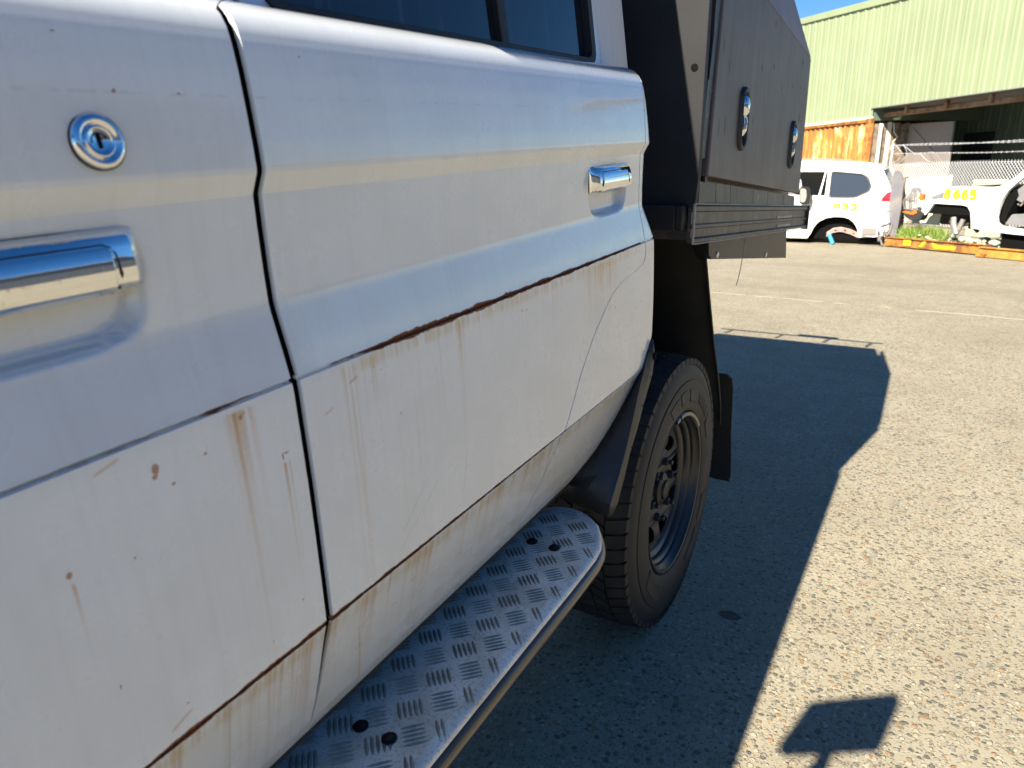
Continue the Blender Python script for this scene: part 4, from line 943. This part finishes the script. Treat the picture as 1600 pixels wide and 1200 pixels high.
# ------------------------------------------------------------------ stripped white wagon
suv = empty('stripped_wagon', (-2.6, 14.7, G), 'white four-wheel-drive wagon without wheels, faded yellow digits on its flank', 'car')
SY = 13.80
def SU(x, z, d):
    t = max(0, z-.74); return Vector((x+t*t*.10*0, SY+t*.22+max(0, .25-z)*.10+d, z))
top = [(-5.2,.05),(-5.25,.55),(-5.1,.78),(-4.0,.93),(-3.35,1.33),(-2.9,1.37),(-2.25,1.345),(-1.78,1.325),(-1.37,1.30),(-1.03,1.25),(-.94,1.17),(-.85,1.0),(-.78,.85),(-.735,.56),(-.735,.30),(-.76,.09)]
arch_r = [(-1.18,.06),(-1.20,.13),(-1.23,.22),(-1.28,.30),(-1.35,.365),(-1.45,.40),(-1.60,.405),(-1.74,.38),(-1.86,.31),(-1.93,.21),(-1.97,.10),(-2.02,.02)]
arch_f = [(-3.92,.02),(-3.98,.15),(-4.05,.28),(-4.2,.37),(-4.4,.38),(-4.58,.28),(-4.66,.14),(-4.7,.04)]
outline = top + arch_r + arch_f
qg = smoothpoly([(-1.735,1.155),(-1.26,1.11),(-1.18,1.06),(-1.105,.92),(-1.125,.845),(-1.31,.745),(-1.72,.745)], .05)
fw = smoothpoly([(-2.75,.78),(-2.75,1.17),(-1.79,1.16),(-1.79,.76)], .03)
fw2 = smoothpoly([(-3.72,.84),(-3.3,1.2),(-2.83,1.19),(-2.83,.79)], .03)
MB().panel([outline, qg, fw, fw2], SU, 0, .05).build('near_side', M_WHITE, suv, bevel=.008)
MB().panel([outline], lambda x, z, d: Vector((x, 2*SY+1.75-SU(x, z, 0).y-d, z)), 0, .05).build('far_side_body', M_WHITE, suv)
vs = []; Fc = []
for (x, z) in top[3:]:
    p = SU(x, z, .02); vs += [p, Vector((x+(.04 if x > -1.0 else 0), SY+.87, z+(.03 if x < -1.0 else 0))), Vector((x, 2*SY+1.75-p.y, z))]
for i in range(len(top)-4):
    for k in range(2): Fc.append((3*i+k, 3*i+k+1, 3*i+k+4, 3*i+k+3))
obj('roof_and_tail', vs, Fc, M_WHITE, suv, sharp=50)
MB().hexa([(-5.2,SY+.02,.1),(-5.2,SY+1.73,.1),(-3.9,SY+1.73,.1),(-3.9,SY+.02,.1),(-5.15,SY+.04,.78),(-5.15,SY+1.7,.78),(-3.95,SY+1.7,.93),(-3.95,SY+.04,.93)]).build('bonnet', M_WHITE, suv, bevel=.03)
MB().prism(qg, SU, .012, .02).build('quarter_glass', M_CGLASS, suv)
MB().panel([[(x+(.012 if x < -1.5 else -.0), z) for x, z in smoothpoly([(-1.76,1.175),(-1.25,1.125),(-1.15,1.07),(-1.08,.92),(-1.10,.83),(-1.31,.725),(-1.75,.725)], .05)], qg], SU, -.004, .02).build('glass_rubber', M_RUB, suv)
MB().prism([(-1.905,.76),(-1.875,.76),(-1.825,1.16),(-1.845,1.16)], SU, -.002, .03).build('door_sash', M_WHITE, suv)
MB().prism([(-1.80,.755),(-1.775,.755),(-1.775,1.165),(-1.80,1.165)], SU, -.004, .02).build('door_sash', M_CREAM, suv)
ball((-1.2,SY+.18,.90), .012, .01, .014, SU and None).build('glass_catch', M_CHROME, suv)
MB().tube([(-3.2,SY+.28,1.375),(-1.9,SY+.25,1.37),(-1.45,SY+.25,1.34)], .016, 6).build('roof_rail', M_GREYD, suv)
MB().prism([(-1.62,1.285),(-1.0,1.225),(-1.0,1.215),(-1.62,1.272)], SU, -.006, .0).build('roof_gutter', M_GREYD, suv)
MB().prism([(-1.02,1.245),(-1.36,1.30),(-1.36,1.318),(-1.00,1.262),(-.90,1.19),(-.93,1.18)], SU, -.02, 1.3).build('rear_spoiler', M_WHITE, suv, bevel=.01)
tl = MB().prism(smoothpoly([(-.915,.675),(-.895,.735),(-.835,.81),(-.775,.835),(-.745,.675)], .02), SU, -.012, .04).build('tail_light', M_RED, suv, bevel=.006)
MB().prism([(-.918,.60),(-.916,.668),(-.742,.665),(-.738,.60)], SU, -.011, .04).build('lamp_lens', M_CLEAR, tl, bevel=.004)
MB().prism([(-.925,.525),(-.918,.592),(-.738,.580),(-.736,.515)], SU, -.010, .04).build('lamp_lens', M_CLEAR, tl, bevel=.004)
MB().prism([(-.925,.592),(-.918,.602),(-.738,.60),(-.738,.588)], SU, -.014, .04).build('lamp_trim', M_RED, tl)
MB().prism([(-.925,.517),(-.925,.525),(-.738,.517),(-.738,.505)], SU, -.012, .04).build('lamp_trim', M_BLK, tl)
# bumper and torn lower corner
MB().prism(smoothpoly([(-1.19,.10),(-1.17,.25),(-1.12,.335),(-.98,.34),(-.74,.31),(-.745,.20),(-.80,.11),(-.95,.075)], .02), SU, -.03, .10).build('rear_bumper', M_WHITE, suv, bevel=.01)
MB().prism(smoothpoly([(-1.145,.235),(-.93,.225),(-.92,.12),(-1.14,.115)], .02), SU, -.055, .0).build('exhaust_tip', M_GREYD, suv, bevel=.008)
MB().prism([(-1.35,.335),(-1.15,.335),(-1.15,.343),(-1.35,.343)], SU, -.003, .0).build('panel_seam', M_STEEL, suv)
MB().prism([(-1.155,.335),(-1.148,.335),(-1.165,.42),(-1.172,.42)], SU, -.003, .0).build('panel_seam', M_STEEL, suv)
m = MB()
for k in range(9):
    a = Vector((-.86+random.uniform(-.05,.08), SY-.05, random.uniform(.0,.30))); pts = [a]
    for j in range(4): a = a+Vector((random.uniform(-.03,.05), random.uniform(-.03,.02), random.uniform(-.09,.05))); a.z = max(G+.02, a.z); pts.append(a.copy())
    m.tube(pts, .013, 5)
m.build('torn_bracket', M_STEEL, suv)
# rear suspension in the empty arch
lf = MB()
for k in range(3):
    up = [(-1.72,.13-.03*k),(-1.62,.205-.03*k),(-1.50,.225-.03*k),(-1.35,.195-.03*k),(-1.18,.12-.03*k)]
    lf.prism(up+[(x, z-.026) for x, z in up[::-1]], lambda x, z, d: Vector((x, SY+.12+d, z)), 0, .07)
lf.build('leaf_spring', M_PINKST, suv, bevel=.003)
for (xx, zz) in ((-1.58,.165),(-1.42,.165),(-1.28,.115)): ball((xx,SY+.115,zz), .013, .012, .013, None, 8, 6).build('spring_bolt', M_DARK, suv)
MB().tube([(-1.69,SY+.10,.14),(-1.665,SY+.08,.08)], .030, 10).build('damper_rod', M_PINKST, suv); MB().tube([(-1.668,SY+.08,.09),(-1.585,SY+.02,-.065)], .034, 12).build('blue_damper', M_BLUE, suv)
MB().tube([(-1.6,SY+.2,.13),(-1.6,SY+1.5,.13)], .06, 10).build('axle', M_STEEL, suv)
MB().box((-5.1,SY+.16,.02), (-.95,SY+.20,.75)).build('inner_side', M_DARK, suv)
MB().box((-5.1,SY+.10,-.02), (-2.0,SY+1.65,.10)).build('underside', M_DARK, suv)
MB().box((-1.2,SY+.10,-.0), (-.85,SY+1.65,.12)).build('underside', M_DARK, suv)
MB().box((-2.75,SY+.4,.3), (-2.35,SY+.95,1.05)).build('seat', M_UPH, suv, bevel=.06)
MB().tube([(-2.3,SY+.1,.82),(-2.22,SY+.05,.9),(-2.24,SY+.05,1.0),(-2.32,SY+.1,1.06)], .03, 8).build('trim_hoop', M_CREAM, suv)
mrr = MB().prism(smoothpoly([(-2.20,.92),(-2.03,.91),(-2.00,.75),(-2.03,.61),(-2.18,.62)], .05), lambda x, z, d: Vector((x, SY+d, z)), -.16, -.06).build('door_mirror', M_BLK, suv, bevel=.012)
MB().prism(smoothpoly([(-2.19,.89),(-2.09,.88),(-2.07,.75),(-2.09,.65),(-2.17,.65)], .04), lambda x, z, d: Vector((x, SY+d, z)), -.165, -.158).build('mirror_glass', M_CHROME, mrr)
# open tail door, seen edge-on, plus its grey skin
tg = smoothpoly([(0,1.17),(.10,1.14),(.14,1.0),(.13,.55),(.09,.10),(.0,.06),(-.05,.5),(-.03,1.0)], .04)
MB().prism([(-.74+u, z) for u, z in tg], lambda x, z, d: Vector((x+(.75-z)*.06, SY-.02+d*1.0, z)), 0, .10).build('open_tail_door', M_GREYP, suv, bevel=.01)
MB().tube([(-.70,SY-.03,.30),(-.73,SY-.04,.12),(-.76,SY-.05,.02),(-.74,SY-.02,-.04)], .016, 6).build('hinge_arm', M_STEEL, suv)
# digits sprayed on paint: strokes of thick paint
def stroke(pts, r, fn, n=6): 
    m_ = MB(); P2 = []
    for a, b in zip(pts, pts[1:]):
        for k in range(4): P2.append((a[0]+(b[0]-a[0])*k/4, a[1]+(b[1]-a[1])*k/4))
    P2.append(pts[-1])
    left = []; right = []
    for i, p in enumerate(P2):
        q0 = Vector(P2[max(0, i-1)]); q1 = Vector(P2[min(len(P2)-1, i+1)]); d_ = (q1-q0).normalized(); nn = Vector((-d_.y, d_.x))*r*random.uniform(.8, 1.2)
        left.append((p[0]+nn.x, p[1]+nn.y)); right.append((p[0]-nn.x, p[1]-nn.y))
    vs = [fn(*p) for p in left]+[fn(*p) for p in right]; n_ = len(left)
    return vs, [(i, i+1, n_+i+1, n_+i) for i in range(n_-1)]
def circ(cx, cy, rx, ry, a0=0, a1=360, n=10): return [(cx+rx*math.cos(math.radians(a0+(a1-a0)*k/n)), cy+ry*math.sin(math.radians(a0+(a1-a0)*k/n))) for k in range(n+1)]
def digits(name, strokes, r, fn, mat, par, label=None):
    m_ = MB()
    for i, st_ in enumerate(strokes):
        v, f = stroke(st_, r, lambda a, b, i=i: fn(a, b, i)); m_.add(v, f)
    return m_.build(name, mat, par, sharp=80, label=label)
sf = lambda a, b, i: SU(a, b, -.0035-.0006*i)
digits('painted_digits', [circ(-1.585,.585,.045,.028), circ(-1.585,.535,.05,.03,0,0.1,1), circ(-1.455,.595,.038,.025,180,-90), circ(-1.455,.575,.038,.02,-160,0),
                           circ(-1.325,.60,.04,.02,150,-60), circ(-1.33,.560,.045,.032,60,-150)], .020, sf, M_YEL, suv, 'yellow sprayed digits 893')
digits('painted_digits', [circ(-1.19,.565,.05,.045,120,330)], .006, lambda a, b, i: SU(a, b, -.007-.0006*i), mat_simple('faded_yellow_spray', (.78,.77,.35), .5), suv, 'faint faded digit 0')

# ------------------------------------------------------------------ front half of a wrecked white car on beams
Wd = Vector((.821,-.571,0)); Wn = Vector((.571,.821,0))
def W(t, z, d): p = Wd*t+Wn*(10.95+d); return Vector((p.x, p.y, z))
wreck = empty('wrecked_car', W(-6.4, G, .8), 'dismantled white car body with yellow number 8665 on its front guard', 'car')
fen = [(-7.86,.845),(-7.84,.905),(-7.4,.925),(-6.90,.920),(-6.80,.93),(-6.65,1.03),(-6.50,1.19),(-6.30,1.36),(-5.95,1.62),(-5.80,1.60),(-6.12,1.34),(-6.34,1.20),(-6.47,1.10),(-6.58,.98),(-6.66,.88),(-6.72,.76),(-6.755,.62),(-6.765,.50),(-6.745,.42),(-6.68,.375),(-6.45,.35),(-5.2,.33),(-5.2,.24),(-6.45,.265),(-6.79,.285),(-7.115,.315),(-7.135,.43),(-7.17,.56),(-7.225,.63),(-7.30,.648),(-7.60,.655),(-7.775,.66),(-7.83,.56),(-7.885,.48),(-7.96,.47),(-7.965,.57),(-7.93,.68),(-7.845,.74)]
MB().prism(fen, lambda t, z, d: W(t, z, d+max(0, z-.9)*.25), 0, .06).build('front_guard', M_WHITE, wreck, bevel=.012)
MB().hexa([W(-7.8,.60,.07),W(-6.75,.60,.07),W(-6.75,.60,1.5),W(-7.8,.60,1.5),W(-7.8,.89,.06),W(-6.75,.915,.06),W(-6.75,.95,1.5),W(-7.8,.92,1.5)]).build('engine_bay', M_DARK, wreck)
MB().box((-7.86,.50,.05), (-7.15,.66,1.2), W).build('arch_liner', M_DARK, wreck)
MB().box((-7.2,.30,.06), (-7.08,.64,.5), W).build('arch_liner', M_DARK, wreck)
MB().prism([(-7.86,.75),(-7.66,.83),(-7.60,.83),(-7.60,.75),(-7.78,.72)], W, -.002, .05).build('lamp_bracket', M_UPH, wreck)
MB().box((-6.76,.27,.06), (-5.2,.33,1.4), W).build('floor', M_DARK, wreck)
MB().prism(smoothpoly([(-6.70,.39),(-6.62,.54),(-6.2,.56),(-5.4,.56),(-5.4,.36)], .03), W, .12, .7).build('seat_base', M_UPH, wreck, bevel=.02)
MB().prism([(-6.60,.75),(-6.72,.82),(-6.62,.86),(-6.45,1.02),(-6.35,1.02),(-6.42,.85),(-6.50,.70)], W, .10, .9).build('dashboard', M_UPH, wreck, bevel=.02)
MB().prism([(-6.76,.42),(-6.72,.78),(-6.60,.90),(-6.56,.80),(-6.66,.55),(-6.68,.42)], W, .08, 1.2).build('footwell_panel', M_DARK, wreck)
m = MB()
for k in range(10):
    a = W(-6.45+random.uniform(0,.35), random.uniform(.55,.95), .2); pts = [a]
    for j in range(4): a = a+Vector((random.uniform(-.09,.09), random.uniform(-.05,.05), random.uniform(-.1,.08))); pts.append(a.copy())
    m.tube(pts, .012, 5)
m.build('loose_wiring', M_TIMB, wreck)
ball(W(-6.33,.72,.3), .10, .10, .12, None, 10, 6).build('crumpled_trim', M_TIMB, wreck)
# broken front end: bumper and lamp tangle
bmp = MB().prism(smoothpoly([(-8.27,.50),(-8.25,.56),(-8.12,.53),(-8.0,.55),(-7.90,.50),(-7.93,.41),(-8.05,.37),(-8.2,.42)], .02), W, -.04, .10).build('broken_bumper', M_PLAS, wreck, bevel=.01)
MB().prism([(-8.28,.51),(-8.2,.53),(-8.05,.50),(-8.06,.47),(-8.2,.49)], W, -.05, -.03).build('bumper_strip', M_ORG, wreck)
MB().prism(smoothpoly([(-8.10,.52),(-8.03,.55),(-8.01,.50),(-8.07,.48)], .01), W, -.055, -.035).build('marker_lamp', M_ORG, wreck)
MB().prism(smoothpoly([(-8.03,.73),(-7.99,.81),(-7.94,.80),(-7.95,.70)], .02), W, -.05, .02).build('marker_lamp', M_ORG, wreck)
m = MB()
for k in range(8):
    q = .032*k
    m.tube([W(-8.25+q,.53,-.02), W(-8.27+q,.66+.01*k,-.06), W(-8.22+q*.8,.80+random.uniform(-.03,.03),-.06), W(-8.13+q*.4,.90,-.03), W(-8.05+q*.2,.86,-.02), W(-7.98+random.uniform(-.02,.02),.70,-.02)], random.uniform(.008,.014), 6)
m.build('hose_loop', M_UPH, wreck)
MB().prism([(-8.20,.70),(-8.07,.70),(-8.03,.55),(-8.2,.56)], W, -.012, .0).build('lamp_glass', M_CLEAR, wreck)
ball(W(-8.06,.60,-.03), .035, .03, .035, None, 10, 6).build('lamp_globe', M_CREAM, wreck)
m = MB().tube([W(-7.48,.45,.10), W(-7.45,.35,.08), W(-7.36,.20,.05)], .045, 10); m.build('steering_arm', M_STEEL, wreck)
m = MB().tube([W(-7.33,.43,.12), W(-7.36,.30,.10), W(-7.42,.16,.04)], .040, 10); m.build('damper', M_STEEL, wreck)
m = MB().tube([W(-7.60,.38,.2), W(-7.45,.33,.2), W(-7.25,.36,.2), W(-7.1,.26,.15)], .03, 8); m.build('lower_arm', M_UNDER, wreck)
MB().box((-7.85,.32,.3), (-7.15,.52,.9), W).build('engine_block', M_UNDER, wreck, bevel=.03)
MB().box((-6.7,G,.10), (-5.3,.26,1.2), W).build('support_crate', M_DARK, wreck)
wf = lambda a, b, i: W(a, b, -.0035-.0008*i)
def d8(cx, cy): return [circ(cx, cy+.030, .030, .026), circ(cx, cy-.032, .038, .032)]
def d6(cx, cy): return [[(cx+.03, cy+.06), (cx-.01, cy+.045), (cx-.035, cy)] + circ(cx, cy-.025, .036, .034, 180, 540)]
def d5(cx, cy): return [[(cx+.045, cy+.06), (cx-.025, cy+.06), (cx-.03, cy+.01)] + circ(cx, cy-.02, .042, .038, 120, -150)]
digits('painted_number', d8(-7.57,.815)+d6(-7.42,.812)+d6(-7.29,.808)+d5(-7.165,.802), .023, wf, M_YEL, wreck, 'yellow sprayed number 8665')
MB().prism([(-7.11,.645+.0),(-7.05,.65),(-7.05,.665),(-7.11,.66)], W, -.004, -.003).build('paint_dab', M_YEL, wreck)

# loose sheet panel leaning behind the wreck
def W2(t, z, d): return W(t, z, d+.35)
props(MB().prism([(-8.60,1.03),(-7.78,1.09),(-7.80,.55),(-7.9,.30),(-8.5,.30)], W2, 0, .03).build('leaning_sheet', M_CREAM, None, bevel=.004), 'cream sheet metal panel leaning upright behind the broken bumper', 'panel')
props(MB().prism([(-8.62,G),(-8.62,1.05),(-8.585,1.06),(-8.56,G)], W2, -.05, .06).build('old_timber_post', M_TIMB, None, bevel=.004), 'weathered timber post beside the open tail door', 'post')
props(MB().box((-12.05+24.0,.0,0), (-11.5+24.0,1.0,.3), lambda a, b, c: B(a, G+b*1.05, 10.6+c)).build('concrete_block', M_STONE, None, bevel=.02), 'pale concrete block standing behind the wrecked car bonnet', 'block')

# steel beams along the yard edge
def beam(name, t0, t1, z0, z1, d, mat, label):
    e = empty(name, W((t0+t1)/2, G, d), label, 'beam', 'racking beams on the yard edge')
    def P(t, z, dd): return W(t, z, d+dd)
    MB().box((t0,z0,.012), (t1,z1,.05), P).build('web', mat, e); MB().box((t0,z1,-.02), (t1,z1+.012,.07), P).build('flange', mat, e); MB().box((t0,z0-.012,-.02), (t1,z0,.07), P).build('flange', mat, e)
    return e, P
e, P = beam('steel_beam', -8.50, -6.74, -.035, .085, -.10, M_BEAM, 'rusty orange steel beam with yellow paint patches below the grass clump')
MB().box((-8.14,-.02,.006), (-8.01,.085,.0125), P).build('yellow_patch', M_YEL2, e)
MB().prism([(-7.86,-.02),(-7.80,-.02),(-7.73,.08),(-7.78,.08)], P, .006, .0125).build('yellow_patch', M_YEL2, e)
MB().prism(smoothpoly([(-7.65,.06),(-7.55,.03),(-7.35,.025),(-7.24,.03),(-7.25,-.025),(-7.60,-.025)], .02), P, .006, .0125).build('yellow_patch', M_YEL2, e)
e2, P = beam('steel_beam', -6.76, -5.0, -.045, .07, -.28, M_BEAM2, 'cleaner orange steel beam at the right edge under the wrecked car door')
MB().box((-6.77,-.06,-.05), (-6.64,-.01,.01), P).build('foot_bracket', M_BEAM, e2, bevel=.004)
# rubble and offcuts between beam and wreck
m = MB()
for k in range(90):
    t = random.uniform(-8.4,-6.7); d_ = random.uniform(-.02,.5); r = random.uniform(.02,.06); c = W(t, G+.12+random.uniform(0,.10), d_)
    b_ = ball(c, r*random.uniform(.7,1.4), r*random.uniform(.7,1.4), r*random.uniform(.5,.9), None, 6, 4); m.add(b_.v, b_.f)
m.add(*(lambda q: (q.v, q.f))(MB().box((-8.45,G,-.02), (-6.75,G+.12,.6), W)))
props(m.build('rubble_pile', M_STONE, None, sharp=10), 'grey and pink rubble piled behind the orange beam under the wreck', 'rubble', kind='stuff')
# grass
def blades(name, n, fn, hmin, hmax, mats, label, cat):
    vs = []; f = []; mi = []
    me = bpy.data.meshes.new(name)
    for k in range(n):
        p, hs = fn(); a = random.uniform(0, 6.28); hh = random.uniform(hmin, hmax)*hs; w = .006; dx, dy = math.cos(a)*w, math.sin(a)*w; lx_, ly_ = random.gauss(0, .35)*hh, random.gauss(0, .35)*hh
        i = len(vs); vs += [p+Vector((-dx,-dy,0)), p+Vector((dx,dy,0)), p+Vector((lx_*.4+dx*.7, ly_*.4+dy*.7, hh*.6)), p+Vector((lx_*.4-dx*.7, ly_*.4-dy*.7, hh*.6)), p+Vector((lx_, ly_, hh))]
        f += [(i,i+1,i+2,i+3),(i+3,i+2,i+4)]; m_ = 1 if random.random() < .25 else 0; mi += [m_, m_]
    me.from_pydata(vs, [], f); 
    for q in mats: me.materials.append(q)
    for p_, k in zip(me.polygons, mi): p_.material_index = k
    o = bpy.data.objects.new(name, me); COL.objects.link(o); return props(o, label, cat, kind='stuff')
blades('grass_clump', 2600, lambda: (W(max(-8.45, min(-7.55, random.gauss(-8.02,.22))), G+.16, random.uniform(.02,.3)), max(.35, 1-abs(random.gauss(0,.5)))), .10, .26, [M_GRASS, M_DRY], 'bright green grass growing behind the orange beam', 'grass')
blades('weeds', 900, lambda: (B(random.uniform(12.2,15.0), G, 12.4+random.uniform(0,.6)), 1), .5, 1.15, [M_BUSH, M_DRY], 'dusty weeds growing behind the chain-link fence', 'weeds')
